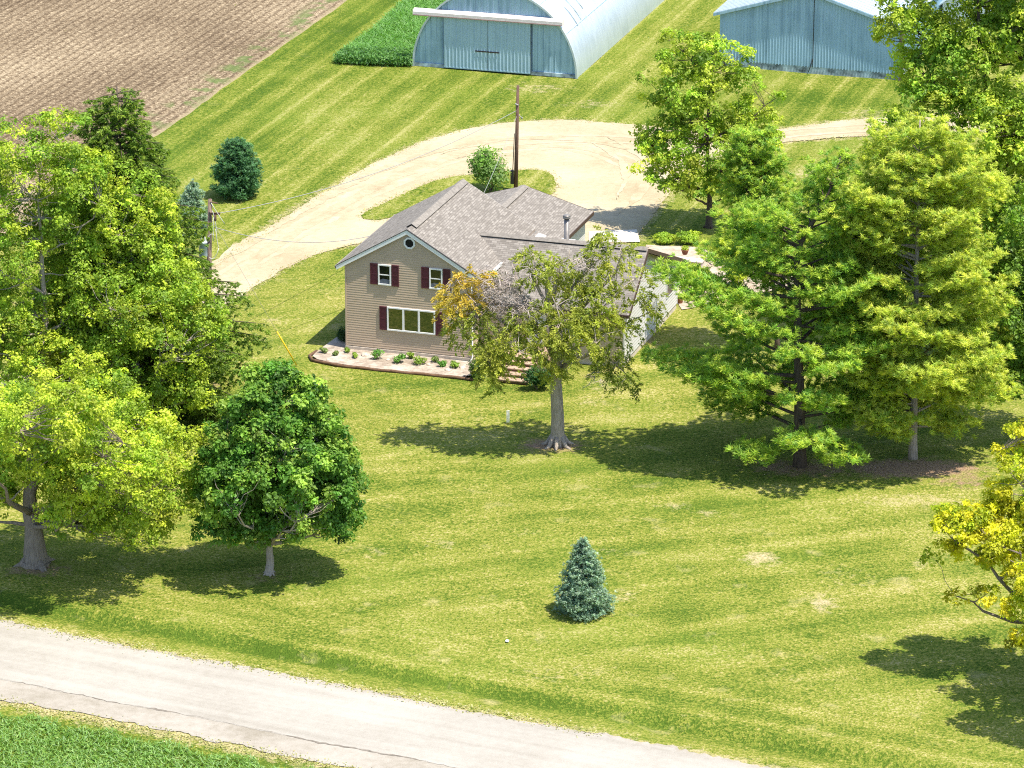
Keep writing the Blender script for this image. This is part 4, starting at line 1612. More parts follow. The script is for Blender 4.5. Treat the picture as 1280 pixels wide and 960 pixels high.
# big old maple at the near left
broad_tree('maple_tree', 'big old yellow green maple with a forked grey trunk at the left edge', (45, 705), [(41, 655), (37, 615), (52, 565), (75, 520), (90, 490)],
           [(50, 530, 85, 62, 0), (140, 560, 80, 62, -1), (205, 570, 56, 62, 0), (10, 590, 62, 40, 1.5), (110, 620, 66, 44, -2.5), (145, 668, 42, 24, -2), (-10, 640, 24, 22, 2), (95, 495, 85, 42, 1.5), (-30, 560, 70, 70, 0), (212, 625, 42, 26, -1), (160, 640, 56, 30, -2.5), (100, 630, 34, 24, 1), (10, 560, 60, 50, -1), (-10, 630, 30, 30, 0), (70, 590, 60, 36, -2.0), (110, 570, 86, 50, -5), (30, 560, 70, 46, -5.5), (165, 605, 56, 34, -5), (60, 530, 70, 40, -7), (115, 645, 60, 22, 0.5), (170, 655, 50, 20, 0)],
           YG, 21, nclump=600, rc=0.85, ntuft=14, nleaf=14, leaf=0.16, trunk_r=0.54, bark='bark_grey', limb_n=12, tuft_r=0.27, inner=0.45)
# tall maples behind it
broad_tree('maple_tree', 'tall loose crowned maple rising behind the big old maple, thin bare stems showing', (58, 560), [(57, 470), (56, 390), (52, 320), (48, 250), (52, 190)],
           [(25, 235, 60, 75, 0), (80, 195, 48, 55, 1), (10, 320, 60, 60, 0), (60, 300, 60, 60, 2), (15, 410, 50, 50, -1), (100, 380, 66, 60, 2), (60, 450, 70, 40, -1), (-30, 260, 50, 80, 0), (95, 250, 40, 60, 0), (20, 455, 64, 50, 0), (-20, 400, 50, 70, 1), (45, 370, 50, 46, 2.5), (100, 300, 50, 50, 2.5)],
           YG2, 22, nclump=460, rc=0.85, ntuft=14, nleaf=13, leaf=0.16, trunk_r=0.26, bark='bark_pale', limb_n=14, tuft_r=0.27, inner=0.4)
broad_tree('maple_tree', 'broad yellow green maple filling the gap between the utility pole and the tall maple', (172, 545), [(172, 480), (168, 410), (165, 340), (162, 290)],
           [(150, 265, 58, 62, 0), (180, 300, 46, 60, 0), (208, 375, 48, 52, -1), (140, 360, 70, 60, -1), (246, 398, 36, 32, -1.5), (200, 430, 75, 50, -2), (120, 440, 60, 50, -1), (205, 490, 60, 36, -1), (205, 325, 28, 36, 0), (175, 395, 60, 50, -2.5)],
           YG2, 23, nclump=450, rc=0.85, ntuft=14, nleaf=13, leaf=0.16, trunk_r=0.28, bark='bark_pale', limb_n=12, tuft_r=0.27, inner=0.45)
# round dark maple on the front lawn
broad_tree('maple_tree', 'dense dark green round maple standing on the front lawn left of the house', (337, 717), [(337, 680), (338, 640), (341, 570), (344, 510)],
           [(345, 530, 62, 66, 0), (330, 585, 78, 66, 0), (385, 590, 64, 62, 0), (300, 625, 52, 50, 0), (360, 640, 82, 40, 0), (400, 630, 48, 42, 0), (342, 490, 40, 30, 0), (290, 655, 42, 32, 0), (345, 600, 90, 75, -1.0), (385, 650, 50, 24, 0), (300, 655, 40, 24, 0), (345, 650, 80, 24, 1.5), (272, 600, 28, 44, 0), (422, 595, 28, 46, 0), (305, 545, 42, 44, 0), (388, 540, 40, 44, 0), (345, 500, 56, 34, 0)],
           DG, 24, nclump=620, rc=0.72, ntuft=14, nleaf=13, leaf=0.19, trunk_r=0.19, bark='bark_pale', limb_n=10, tuft_r=0.24, inner=0.6)
# tree at the turning circle
broad_tree('young_tree', 'upright green tree with open branching beside the gravel turning area', (886, 284), [(887, 255), (886, 220), (884, 180), (886, 130), (890, 90)],
           [(845, 78, 40, 36, 0), (905, 80, 42, 38, 0), (870, 62, 40, 22, 0), (930, 110, 30, 34, 0), (825, 172, 36, 34, 0), (860, 205, 50, 36, -1), (940, 170, 34, 34, 0), (900, 215, 48, 34, -1), (855, 150, 40, 26, 1.5), (915, 160, 36, 30, 1), (845, 110, 28, 22, 0), (870, 235, 40, 16, -1), (885, 130, 60, 50, 0), (840, 190, 44, 34, 0), (940, 205, 30, 34, 0), (895, 180, 60, 40, 0), (818, 190, 28, 30, 0), (830, 140, 30, 30, 0), (945, 140, 30, 30, 0), (830, 95, 30, 30, 0), (955, 195, 26, 34, 0), (850, 230, 44, 22, -1), (915, 235, 34, 20, -1), (815, 215, 26, 20, -1)],
           MG, 25, nclump=330, rc=0.72, ntuft=11, nleaf=11, leaf=0.20, trunk_r=0.2, bark='bark_dark', limb_n=14, tuft_r=0.28, inner=0.3)
# large tree at the right back
broad_tree('maple_tree', 'very tall spreading green maple behind the pines, reaching the top right of the scene', (1236, 440), [(1236, 350), (1238, 290), (1245, 220), (1235, 140), (1225, 60), (1222, -20)],
           [(1140, 40, 46, 50, 0), (1180, 90, 60, 48, 0), (1240, 60, 66, 60, 0), (1290, 40, 60, 80, 0), (1230, -30, 90, 50, 0), (1170, 150, 56, 44, -1), (1235, 170, 62, 56, -2), (1285, 180, 50, 80, -1), (1125, 190, 40, 52, -1), (1150, 235, 52, 46, -1), (1210, 250, 60, 50, -2), (1265, 290, 44, 70, -2), (1275, 400, 40, 70, -2), (1140, 280, 44, 40, 0), (1230, 350, 52, 60, -1), (1265, 470, 40, 46, -2)],
           MG, 26, nclump=820, rc=0.95, ntuft=13, nleaf=13, leaf=0.21, trunk_r=0.42, bark='bark_dark', limb_n=18, tuft_r=0.30, inner=0.5)
broad_tree('maple_tree', 'dark green leafy maple at the right frame edge beside the pale pine', (1302, 545), [(1302, 480), (1300, 420), (1298, 350), (1296, 290)],
           [(1262, 330, 34, 50, 0), (1290, 300, 40, 60, 0), (1270, 410, 36, 60, -1), (1305, 380, 50, 80, 0), (1265, 480, 32, 44, -1), (1300, 470, 46, 50, -1.5), (1240, 430, 26, 50, 2), (1250, 360, 30, 50, 2)],
           [(0.17, 0.30, 0.034), (0.25, 0.37, 0.042), (0.12, 0.22, 0.030)], 28, nclump=240, rc=0.85, ntuft=12, nleaf=12, leaf=0.20, trunk_r=0.3, bark='bark_dark', limb_n=10, tuft_r=0.28, inner=0.45)
# yellow half bare tree at the right edge
broad_tree('locust_tree', 'bright yellow leafed tree with bare grey twigs at the lower right edge', (1330, 838), [(1326, 780), (1318, 730), (1310, 690), (1305, 640)],
           [(1206, 655, 46, 22, -0.5), (1180, 690, 24, 12, 0), (1216, 705, 22, 14, 0), (1214, 738, 28, 14, -1), (1262, 612, 34, 16, 1), (1268, 655, 28, 20, 1), (1272, 725, 26, 20, -1), (1272, 568, 16, 14, 2), (1320, 620, 50, 60, 0), (1330, 700, 46, 50, 0), (1335, 790, 50, 44, -4), (1330, 740, 50, 40, -2.5), (1246, 640, 26, 16, 1), (1280, 690, 26, 16, 1), (1262, 575, 22, 18, 1), (1278, 545, 18, 16, 1), (1245, 700, 28, 20, 0), (1285, 760, 30, 24, -2), (1240, 670, 40, 22, -1), (1285, 810, 26, 20, -3), (1312, 745, 32, 40, -8), (1335, 775, 40, 40, -6), (1305, 700, 30, 36, -5), (1330, 800, 36, 36, -9)],
           YEL, 27, nclump=430, rc=0.6, ntuft=11, nleaf=13, leaf=0.17, trunk_r=0.3, bark='bark_grey', limb_n=14, tuft_r=0.22, inner=0.3, flat=0.6)

# white pines on the right
CB = G(1000, 582)
cz = lambda py: AT(1000, py, CB[1])[2]
def pine_asym(az, fr):
    return (1.0 + 0.12 * math.cos(az - math.pi) * (1 - fr)) * (1.0 - (0.55 if 0.42 < fr < 0.86 else 0.15) * max(0.0, -math.sin(az)) ** 2) * (1 + 0.14 * math.sin(17 * fr))
conifer('pine_tree', 'tall layered green pine with a crooked dark trunk right of the house', (1000, 582), [(999, 480), (997, 400), (996, 330), (1002, 300), (1020, 272), (1040, 235), (1050, 198)],
        [(0.105, 5.2), (0.15, 6.4), (0.26, 7.4), (0.35, 7.4), (0.43, 5.6), (0.56, 5.3), (0.68, 5.2), (0.78, 3.6), (0.85, 1.9), (0.93, 1.5), (1.0, 0.5)], PINE, 31, whorl=1.0, per=6, rise=(0.03, 0.55), droop=0.02, eljit=0.13, vjit=0.2, tuft_step=0.25, needles=28, nl=0.34, nw=0.042, trunk_r=0.36,
        start=0.30, side=0.44, up=0.55, gap=0.2, asym=pine_asym, extra=[(AT(998, 372, CB[1]), math.pi * 1.02, 8.0, 0.10), (AT(998, 350, CB[1]), math.pi * 0.97, 5.6, 0.2), (AT(998, 470, CB[1]), math.pi, 8.6, 0.06)], jit=0.12)
conifer('pine_tree', 'pale yellow green pine with a light trunk, rightmost of the pines', (1141, 573), [(1142, 520), (1144, 430), (1146, 330), (1148, 240), (1150, 150)],
        [(0.10, 3.4), (0.16, 4.8), (0.28, 5.6), (0.45, 5.6), (0.6, 5.2), (0.75, 4.4), (0.88, 2.8), (1.0, 0.6)], PINE2, 32, whorl=0.68, per=6, rise=(0.0, 0.5), droop=0.02, eljit=0.13, vjit=0.2, tuft_step=0.25, needles=28, nl=0.32, nw=0.042, trunk_r=0.24,
        bark='bark_pale', start=0.22, side=0.48, up=0.55, gap=0.14, jit=0.12, asym=lambda az, fr: 1.0 + 0.16 * math.sin(2 * az + 9 * fr) + 0.08 * math.sin(23 * fr))
conifer('pine_tree', 'slim young pine between the upright tree and the crooked pine', (972, 440), [(966, 340), (952, 285), (942, 235), (938, 165)],
        [(0.35, 1.6), (0.5, 2.4), (0.65, 2.5), (0.8, 2.0), (0.92, 1.3), (1.0, 0.4)], PINE, 33, whorl=0.5, per=6, rise=(0.35, 0.9), eljit=0.15, vjit=0.12, tuft_step=0.24, needles=24, nl=0.32, nw=0.042, trunk_r=0.16, start=0.3, side=0.5, up=0.7, jit=0.12)
# drooping spruce at the left
conifer('spruce_tree', 'tall dark drooping spruce poking above the left maples', (165, 520), [(160, 400), (154, 250), (150, 160), (146, 108)],
        [(0.03, 6.6), (0.12, 7.4), (0.28, 8.2), (0.45, 5.4), (0.62, 4.6), (0.76, 3.4), (0.87, 2.5), (0.95, 1.9), (1.0, 0.9)], NORW, 34, whorl=0.55, per=7, rise=(0.05, 0.25), droop=0.32, tuft_step=0.24, needles=15, nl=0.30, nw=0.065, trunk_r=0.3, start=0.3, side=0.28, hang=1.1, up=0.0, jit=0.14)
# small spruces
conifer('spruce_tree', 'small silvery blue spruce alone on the front lawn', (729, 765), [(729, 720), (728, 671)],
        [(0.03, 1.45), (0.12, 1.55), (0.3, 1.32), (0.55, 0.92), (0.8, 0.45), (1.0, 0.07)], BLUE, 35, whorl=0.23, per=13, rise=(0.05, 0.5), droop=0.14, eljit=0.08, tuft_step=0.12, needles=10, nl=0.14, nw=0.04, trunk_r=0.08, start=0.30, side=0.40, up=0.25, jit=0.16)
conifer('spruce_tree', 'rounded dark green fir standing alone on the mown back lawn', (296, 246), [(296, 215), (296, 174)],
        [(0.03, 1.5), (0.15, 1.75), (0.35, 1.65), (0.6, 1.35), (0.85, 0.75), (1.0, 0.15)], GREENC, 36, whorl=0.21, per=10, rise=(0.05, 0.6), droop=0.05, tuft_step=0.16, needles=10, nl=0.20, nw=0.05, trunk_r=0.09, start=0.30, side=0.42, up=0.35, jit=0.16)
conifer('spruce_tree', 'small blue spruce half hidden behind the transformer pole', (238, 290), [(239, 262), (241, 226)],
        [(0.03, 1.5), (0.2, 1.4), (0.5, 1.0), (0.8, 0.5), (1.0, 0.08)], BLUE, 37, whorl=0.2, per=10, rise=(0.0, 0.4), droop=0.1, tuft_step=0.16, needles=10, nl=0.17, nw=0.045, trunk_r=0.09, start=0.3, side=0.42, up=0.25, jit=0.16)


# ------------------------------------------------------------------ the old cedar in front of the house
def build_cedar():
    rg = np.random.default_rng(41)
    b = G(697, 556)
    Yb = b[1]
    root = empty('cedar_tree', b)
    tag(root, 'old ragged cedar with a pale trunk, drooping sprays and dead grey twigs before the house', 'tree')
    A = lambda px, py, dY=0.0: AT(px, py, Yb + dY)
    mb = MB()
    tr = [b - np.array([0, 0, 0.2]), b + np.array([0, 0, 0.25]), A(697, 520), A(695, 480), A(696, 440), A(690, 400), A(684, 360), A(690, 320)]
    mb.tube(tr, [0.50, 0.42, 0.37, 0.34, 0.30, 0.22, 0.15, 0.05], 12)
    for k in range(7):
        a = 6.283 * k / 7 + 0.3 * rg.random()
        q = np.array([math.cos(a), math.sin(a), 0])
        mb.tube([b + q * 0.3 + np.array([0, 0, 0.55]), b + q * 0.62 + np.array([0, 0, 0.06]), b + q * 1.05 + np.array([0, 0, -0.08])], [0.16, 0.14, 0.05], 6)
    # limbs: list of (start px, via, end, dY end)
    limbs = [((695, 470), (640, 410), (566, 350), -0.5), ((695, 455), (655, 372), (612, 345), 1.0), ((694, 440), (660, 395), (640, 330), 1.5), ((690, 395), (665, 345), (668, 318), 0), ((690, 400), (722, 350), (758, 318), 0.5),
             ((694, 430), (745, 395), (790, 350), -0.5), ((696, 450), (752, 415), (812, 390), 0), ((696, 460), (745, 440), (785, 470), -1.0), ((694, 465), (655, 435), (615, 455), -1.5), ((690, 380), (700, 330), (712, 312), 0),
             ((696, 470), (715, 450), (745, 430), -2.0), ((695, 465), (672, 440), (650, 440), -2.5), ((694, 420), (770, 340), (775, 300), 1.0), ((696, 440), (700, 400), (690, 370), -2.2)]
    starts = []
    for (s, v, e, dY) in limbs:
        p = [A(*s), A(*s) * 0.4 + A(v[0], v[1], dY * 0.5) * 0.6, A(v[0], v[1], dY * 0.6), A(v[0], v[1], dY * 0.6) * 0.5 + A(e[0], e[1], dY) * 0.5 + rg.normal(size=3) * 0.12, A(e[0], e[1], dY)]
        mb.tube(p, [0.13, 0.10, 0.08, 0.055, 0.02], 7)
        starts.append(np.array(p))
    trunk = mb.build('trunk', M['bark_pale'], root)
    trunk.location = -Vector(b)
    SP = np.concatenate(starts)
    # foliage clouds: px, py, rx, ry, dY, tone
    OL = [(0.30, 0.36, 0.055), (0.39, 0.43, 0.065), (0.47, 0.48, 0.085), (0.21, 0.27, 0.05)]
    OR = [(0.54, 0.42, 0.07), (0.60, 0.44, 0.08), (0.44, 0.41, 0.07)]
    DK = [(0.26, 0.32, 0.06), (0.34, 0.38, 0.07), (0.42, 0.43, 0.085)]
    cl = [(578, 368, 34, 22, -.5, OR), (566, 385, 26, 22, -.5, OR), (590, 348, 26, 14, 0, OR), (575, 408, 24, 22, -.5, DK), (600, 400, 20, 20, -1, DK),
          (660, 318, 16, 8, 0, OL), (690, 330, 34, 14, 0, OL), (672, 345, 30, 14, 0, OL), (735, 318, 24, 12, .5, OL), (755, 300, 14, 14, 1, OL), (775, 310, 20, 14, .5, DK), (770, 335, 34, 18, .5, OL), (725, 345, 24, 14, 0, DK), (712, 362, 26, 14, 0, OL),
          (800, 350, 22, 20, 0, DK), (810, 385, 20, 22, 0, DK), (780, 375, 36, 20, 0, OL), (755, 400, 36, 20, -1, OL), (785, 410, 30, 16, -1, DK), (735, 375, 28, 20, -1, OL), (700, 400, 34, 24, -1.5, OL), (722, 425, 34, 20, -2, OL), (690, 425, 26, 18, -2.5, DK),
          (765, 435, 24, 18, -1, OL), (775, 470, 18, 26, -1.2, DK), (757, 460, 14, 18, -1.2, OL), (790, 490, 10, 10, -1.4, DK), (640, 420, 36, 18, -1.5, OL), (620, 440, 26, 20, -1.5, OL), (603, 430, 16, 16, -1.5, DK), (610, 470, 16, 24, -1.6, OL), (630, 455, 22, 18, -1.8, OL), (650, 400, 26, 16, -1, OL),
          (665, 440, 26, 16, -2.2, DK), (700, 450, 24, 14, -2.4, OL), (692, 470, 16, 10, -1.8, OL), (612, 345, 10, 6, 1, DK), (725, 400, 30, 16, -1.5, OL), (682, 382, 16, 12, -1, OL), (745, 350, 28, 18, 0, OL)]
    C, D, K = [], [], []
    tw = MB()
    for (px, py, rx, ry, dY, pal) in cl:
        c = A(px, py, dY); s = SC(c[1], c[2])
        rad = np.array([rx / s, 0.5 * (rx + ry) / s, ry / s / 0.944])
        ns = int((8 + rad[0] * rad[2] * 27) * (0.5 if px > 765 else 1.0))
        tone = palette(rg, 1, pal, 0.05)[0]
        for k in range(ns):
            d = rand_dir(rg, 1)[0]
            p = c + d * rad * rg.random() ** 0.45
            i = int(np.argmin(np.linalg.norm(SP - p, axis=1)))
            if rg.random() < 0.35:
                tw.tube(curve_pts(SP[i], p, 0.03, 3, rg, 0.5), [0.028, 0.02, 0.014, 0.006], 4, cap=False)
            # one spray: fan drooping from p
            dirs = nrm(np.array([d[0], d[1], 0.1]) + 0.5 * rg.normal(size=3) - np.array([0, 0, 0.35]))
            m = 46
            t = rg.random(m)
            w = rand_dir(rg, m)
            C.append(p + dirs * (t * 0.6)[:, None] + w * (0.13 + 0.14 * (1 - t))[:, None] * rg.random((m, 1)) - np.array([0, 0, 0.25]) * (t ** 2)[:, None])
            D.append(nrm(dirs + 0.7 * w - np.array([0, 0, 0.25])))
            K.append(np.tile((0.55 * tone + 0.45 * palette(rg, 1, pal, 0.12)[0]) * (1 + 0.16 * rg.normal()), (m, 1)) * (1 + 0.14 * rg.normal(size=(m, 1))))
    C = np.concatenate(C); D = np.concatenate(D); K = np.clip(np.concatenate(K), 0.004, 1)
    n = len(C)
    N = nrm(np.cross(D, rand_dir(rg, n)) + np.array([0, 0, 0.5]))
    L = 0.165 * (0.7 + 0.7 * rg.random(n))
    leaves('crown', C - b, N, D, L, L * 0.42, K, M['needle'], root, 0.05)
    # dead grey twigs on the left side
    for (cx, cy, rx, ry, nb) in ((632, 356, 32, 20, 150), (655, 385, 28, 14, 90), (612, 374, 20, 16, 80), (728, 332, 16, 8, 30), (625, 410, 20, 14, 26), (712, 385, 18, 10, 14), (745, 470, 16, 12, 10)):
        for k in range(nb):
            a = A(cx + rx * rg.normal() * 0.5, cy + ry * rg.normal() * 0.5, -0.4 + 0.6 * rg.normal())
            dr = rand_dir(rg, 1)[0]; dr[2] = 0.25 * dr[2] - 0.15
            e = a + dr * (0.5 + 0.9 * rg.random())
            pts = curve_pts(a, e, 0.08, 4, rg, 1.3)
            tw.tube(pts, [0.026, 0.021, 0.016, 0.012, 0.006], 4, cap=False)
            for q in range(3):
                s0 = pts[1 + q]
                f = s0 + nrm(dr + rand_dir(rg, 1)[0]) * (0.2 + 0.35 * rg.random())
                tw.tube([s0, 0.5 * (s0 + f) + rg.normal(size=3) * 0.04, f], [0.014, 0.010, 0.005], 3, cap=False)
    for (s, e) in (((655, 372), (596, 352)), ((664, 375), (628, 352)), ((690, 395), (640, 365)), ((735, 330), (712, 325)), ((700, 430), (660, 400))):
        tw.tube(curve_pts(A(*s), A(*e), 0.05, 5, rg, 0.4), np.linspace(0.07, 0.02, 6), 6)
    t = tw.build('dead_twigs', M['dead'], root)
    t.location = -Vector(b)


build_cedar()


# ------------------------------------------------------------------ shrubs and bed plants
def shrub(name, label, loc, r, h, cols, seed, leaf=0.13, n=1500, cat='shrub', group=None, stems=5, lump=6, pts=None):
    rg = np.random.default_rng(seed)
    root = empty(name, loc)
    tag(root, label, cat, group)
    mb = MB()
    for k in range(stems):
        a = 6.283 * rg.random()
        e = np.array([r * 0.55 * math.cos(a), r * 0.55 * math.sin(a), h * (0.55 + 0.3 * rg.random())])
        mb.tube(curve_pts((0, 0, -0.05), e, 0.05, 3, rg, 0.4), np.linspace(0.03 * max(r, 0.35), 0.006, 4), 5)
    mb.build('stem', M['bark_grey'], root)
    cs = rand_dir(rg, lump) * np.array([r * 0.5, r * 0.5, h * 0.22]) + np.array([0, 0, h * 0.55])
    w = rg.integers(0, lump, n)
    d = rand_dir(rg, n)
    C = cs[w] + d * np.array([r * 0.55, r * 0.55, h * 0.36]) * (0.45 + 0.6 * rg.random((n, 1)))
    C[:, 2] = np.abs(C[:, 2]) + 0.02
    N = nrm(d + np.array([0, 0, 0.6]) + 0.5 * rg.normal(size=(n, 3)))
    L = leaf * (0.7 + 0.6 * rg.random(n))
    col = palette(rg, lump, cols, 0.08)[w] * (1 + 0.16 * rg.normal(size=(n, 1)))
    leaves('foliage', C, N, rand_dir(rg, n), L, L * 0.65, np.clip(col, 0.004, 1), M['leaf'], root)
    return root


shrub('round_bush', 'dark glossy round bush beside the front steps', G(671, 486), 1.0, 1.35, [(0.035, 0.105, 0.030), (0.060, 0.150, 0.040), (0.025, 0.075, 0.024)], 51, 0.13, 2600, 'bush')
shrub('round_bush', 'green bush at the right end of the flower bed left of the steps', G(597, 474), 0.75, 1.2, [(0.05, 0.12, 0.024), (0.085, 0.16, 0.028), (0.035, 0.085, 0.02)], 52, 0.13, 1600, 'bush')
shrub('lilac_bush', 'leafy green bush on the grass island beside the bare brown pole', hw(-1.9, 35.0), 1.65, 3.0, [(0.17, 0.33, 0.05), (0.26, 0.40, 0.06), (0.11, 0.23, 0.05), (0.20, 0.30, 0.11)], 53, 0.2, 3200, 'bush', lump=11)
shrub('dark_bush', 'dark low bush in the shade at the left corner of the house', hw(-0.6, 1.4), 0.55, 0.9, [(0.03, 0.08, 0.02), (0.05, 0.11, 0.03)], 54, 0.12, 800, 'bush')
shrub('round_bush', 'small blue grey bush behind the corner of the house wall', hw(-0.5, 3.1), 0.5, 0.75, [(0.09, 0.13, 0.12), (0.06, 0.10, 0.09)], 55, 0.11, 600, 'bush')
for i, (px, py, r, h, lab) in enumerate(((872, 345, 0.9, 1.1, 'green shrub beside the stone patio behind the fire pit'), (905, 318, 1.2, 1.3, 'yellow green shrub at the edge of the gravel drive under the upright tree'), (830, 296, 0.8, 0.6, 'low dark shrub at the corner of the pale concrete slab'),
                                         (925, 352, 1.1, 1.3, 'leafy shrub right of the patio rocks, under the slim pine'), (862, 297, 1.0, 0.8, 'yellow green shrub just below the trunk of the upright tree'))):
    shrub('garden_shrub', lab, G(px, py + 8), r, h, MG if i % 2 == 0 else YG, 60 + i, 0.16, 1500, 'shrub')

# bed plants
bp_list = [(404, 443, .30, .30, 0, 'first small clump from the left end of the flower bed'), (420, 446, .28, .26, 0, 'small pale clump second from the left in the flower bed'), (434, 442, .26, .24, 1, 'little clump against the house wall near the left end of the bed'), (443, 449, .26, .3, 1, 'light green clump left of the tallest leafy plant in the bed'),
           (473, 451, .48, .55, 2, 'tallest leafy dark green plant in the flower bed, under the picture window'), (499, 455, .44, .5, 2, 'broad dark green plant right of the tallest bed plant'), (513, 450, .30, .36, 1, 'yellow green plant against the wall under the right pane of the picture window'), (525, 457, .44, .46, 1, 'bushy light green plant in the middle right of the flower bed'),
           (544, 454, .28, .3, 0, 'thin sprout between the bushy light green plant and the bed end'), (553, 460, .3, .34, 2, 'small dark plant near the edging at the right of the bed'), (569, 461, .36, .36, 1, 'pale round plant at the right end of the bed beside rocks')]
PB = [[(0.24, 0.32, 0.10), (0.17, 0.25, 0.07)], [(0.28, 0.40, 0.06), (0.20, 0.32, 0.05)], [(0.11, 0.27, 0.05), (0.17, 0.34, 0.06)]]
for i, (px, py, r, h, k, lab) in enumerate(bp_list):
    p = G(px, py); p[2] = 0.10
    shrub('bed_plant', lab, p, r, h, PB[k], 80 + i, 0.13, 260, 'plant', 'plants in the flower bed', 3, 4)
rk = [(456, 446, .24, 'pale boulder in the flower bed left of the tallest plant'), (485, 452, .13, 'small stone between the two dark green bed plants'), (536, 458, .14, 'small stone right of the bushy light green bed plant'), (560, 465, .20, 'rounded stone by the edging near the right end of the flower bed'), (578, 462, .2, 'tan stone at the far right end of the flower bed'), (410, 452, .11, 'little stone near the left corner of the flower bed')]
for i, (px, py, r, lab) in enumerate(rk):
    p = G(px, py); p[2] = 0.12
    tag(rock('stone', p, r, 100 + i, M['rock']), lab, 'stone', 'stones in the flower bed')
tag(rock('stone', G(634, 801, 0.06), 0.11, 120, M['white_paint']), 'small white stone alone on the front lawn left of the blue spruce', 'stone')

# ------------------------------------------------------------------ patio behind the wing
pat = sheet('patio', jitter_closed(smooth_closed([G(846, 388), G(872, 384), G(905, 372), G(960, 366), G(1000, 352), G(1000, 332), G(930, 330), G(895, 318), G(870, 308), G(830, 308), G(800, 306), G(846, 340)], 1), 0.06, 0.3, 12), 0.03, M['patio'])
walk = sheet('concrete_slab', [G(736, 303.5)[:2], G(736, 290)[:2], G(796, 287.5)[:2], G(800, 303)[:2]], 0.045, M['slab'])
fp = empty('fire_pit', G(869, 367))
tag(fp, 'low round dark fire pit on the stone patio behind the house', 'fire pit')
mb = MB()
mb.lathe([(0.62, 0), (0.62, 0.22), (0.5, 0.22), (0.5, 0.05)], 0, 0, 20, smooth=False)
mb.build('ring', M['iron'], fp)
mb = MB(); mb.lathe([(0.5, 0.04), (0.01, 0.10)], 0, 0, 20)
mb.build('ash', M['dark'], fp)
for i, (px, py, lab) in enumerate(((850, 379, 'clay pot with a yellow green plant beside the house corner'), (856, 331, 'small planted pot on the low stone block by the patio'))):
    p = G(px, py); p[2] = 0.03 if i == 0 else 0.72
    root = empty('planter_pot', p)
    tag(root, lab, 'planter')
    root.scale = (0.65, 0.65, 0.65)
    mb = MB(); mb.lathe([(0.24, 0), (0.36, 0.40), (0.39, 0.42), (0.39, 0.50), (0.33, 0.50), (0.32, 0.42)], 0, 0, 16)
    mb.build('pot', M['terracotta'], root)
    rg = np.random.default_rng(130 + i)
    n = 350
    d = rand_dir(rg, n)
    C = np.array([0, 0, 0.66]) + d * np.array([0.42, 0.42, 0.26]) * rg.random((n, 1)) ** 0.4
    leaves('foliage', C, nrm(d + np.array([0, 0, .7])), rand_dir(rg, n), np.full(n, 0.13), np.full(n, 0.08), palette(rg, n, YG, 0.1), M['leaf'], root)
blk = empty('stone_block', G(862, 338), -TH)
tag(blk, 'low grey stone wall block between the house corner and the patio', 'stone block')
mb = MB()
for k in range(3):
    for q in range(3):
        mb.box(-0.9 + q * 0.6 + 0.02 * (k % 2), -0.33 + q * 0.6, -0.4, 0.4, k * 0.235, k * 0.235 + 0.22)
mb.box(-0.95, 0.95, -0.45, 0.45, 0.705, 0.75)
mb.build('masonry', M['conc'], blk)
rk2 = [(882, 322, .3), (893, 330, .34), (905, 326, .28), (918, 335, .36), (930, 341, .3), (945, 336, .34), (884, 352, .24), (893, 368, .26), (903, 366, .3), (912, 362, .25), (845, 345, .2)]
nm = ['upper left', 'second', 'third', 'biggest', 'fifth', 'rightmost']
lb = ['rock nearest the pale slab in the rock border of the patio', 'rock next to the planted pot along the back of the patio', 'smallest rock in the row at the back of the patio', 'largest rock in the row at the back of the patio', 'rock right of the largest one at the back of the patio', 'last rock under the pines at the back of the patio', 'small rock just above the round fire pit', 'small rock immediately right of the fire pit', 'middle rock of the three right of the fire pit', 'outermost rock of the three right of the fire pit', 'small rock tucked against the white gable wall']
for i, (px, py, r) in enumerate(rk2):
    p = G(px, py); p[2] = 0.08
    tag(rock('rock', p, r, 140 + i, M['rock']), lb[i], 'rock', 'rocks around the patio')

# ------------------------------------------------------------------ poles and cables
pb = G(259.5, 477)
pt = AT(262.5, 249, pb[1])
pole1 = empty('utility_pole', pb)
tag(pole1, 'weathered wooden utility pole carrying a grey transformer can at the left', 'utility pole')
lean = (pt - pb)
mb = MB()
mb.tube([np.array([0, 0, -0.3]), lean * 0.5, lean], [0.19, 0.165, 0.125], 10)
mb.build('pole', M['pole'], pole1)
at = lambda px, py, dx=0.0, dy=0.0: AT(px, py, pb[1]) - pb + np.array([dx, dy, 0])
mb = MB()
tc = at(257, 309, -0.12, -0.42)
mb.lathe([(0.02, tc[2] - 0.47), (0.24, tc[2] - 0.46), (0.255, tc[2] - 0.42), (0.255, tc[2] + 0.40), (0.27, tc[2] + 0.41), (0.27, tc[2] + 0.46), (0.15, tc[2] + 0.54), (0.02, tc[2] + 0.56)], tc[0], tc[1], 18)
can = mb.build('transformer', M['can'], pole1)
mb = MB()
for a in (-0.1, 0.12):
    x, y = tc[0] + a, tc[1] - 0.02
    mb.lathe([(0.03, tc[2] + 0.5), (0.06, tc[2] + 0.56), (0.035, tc[2] + 0.6), (0.055, tc[2] + 0.66), (0.03, tc[2] + 0.7), (0.045, tc[2] + 0.75), (0.015, tc[2] + 0.8)], x, y, 8)
mb.build('bushing', M['wire_light'], can)
mb = MB()
a = at(264, 266, 0.05, -0.16)
mb.box(a[0] - 0.1, a[0] + 0.5, a[1] - 0.05, a[1] + 0.05, a[2] - 0.06, a[2] + 0.06)
mb.build('crossarm', M['pole_dark'], pole1)
mb = MB()
a = at(266, 270, 0.05, -0.2)
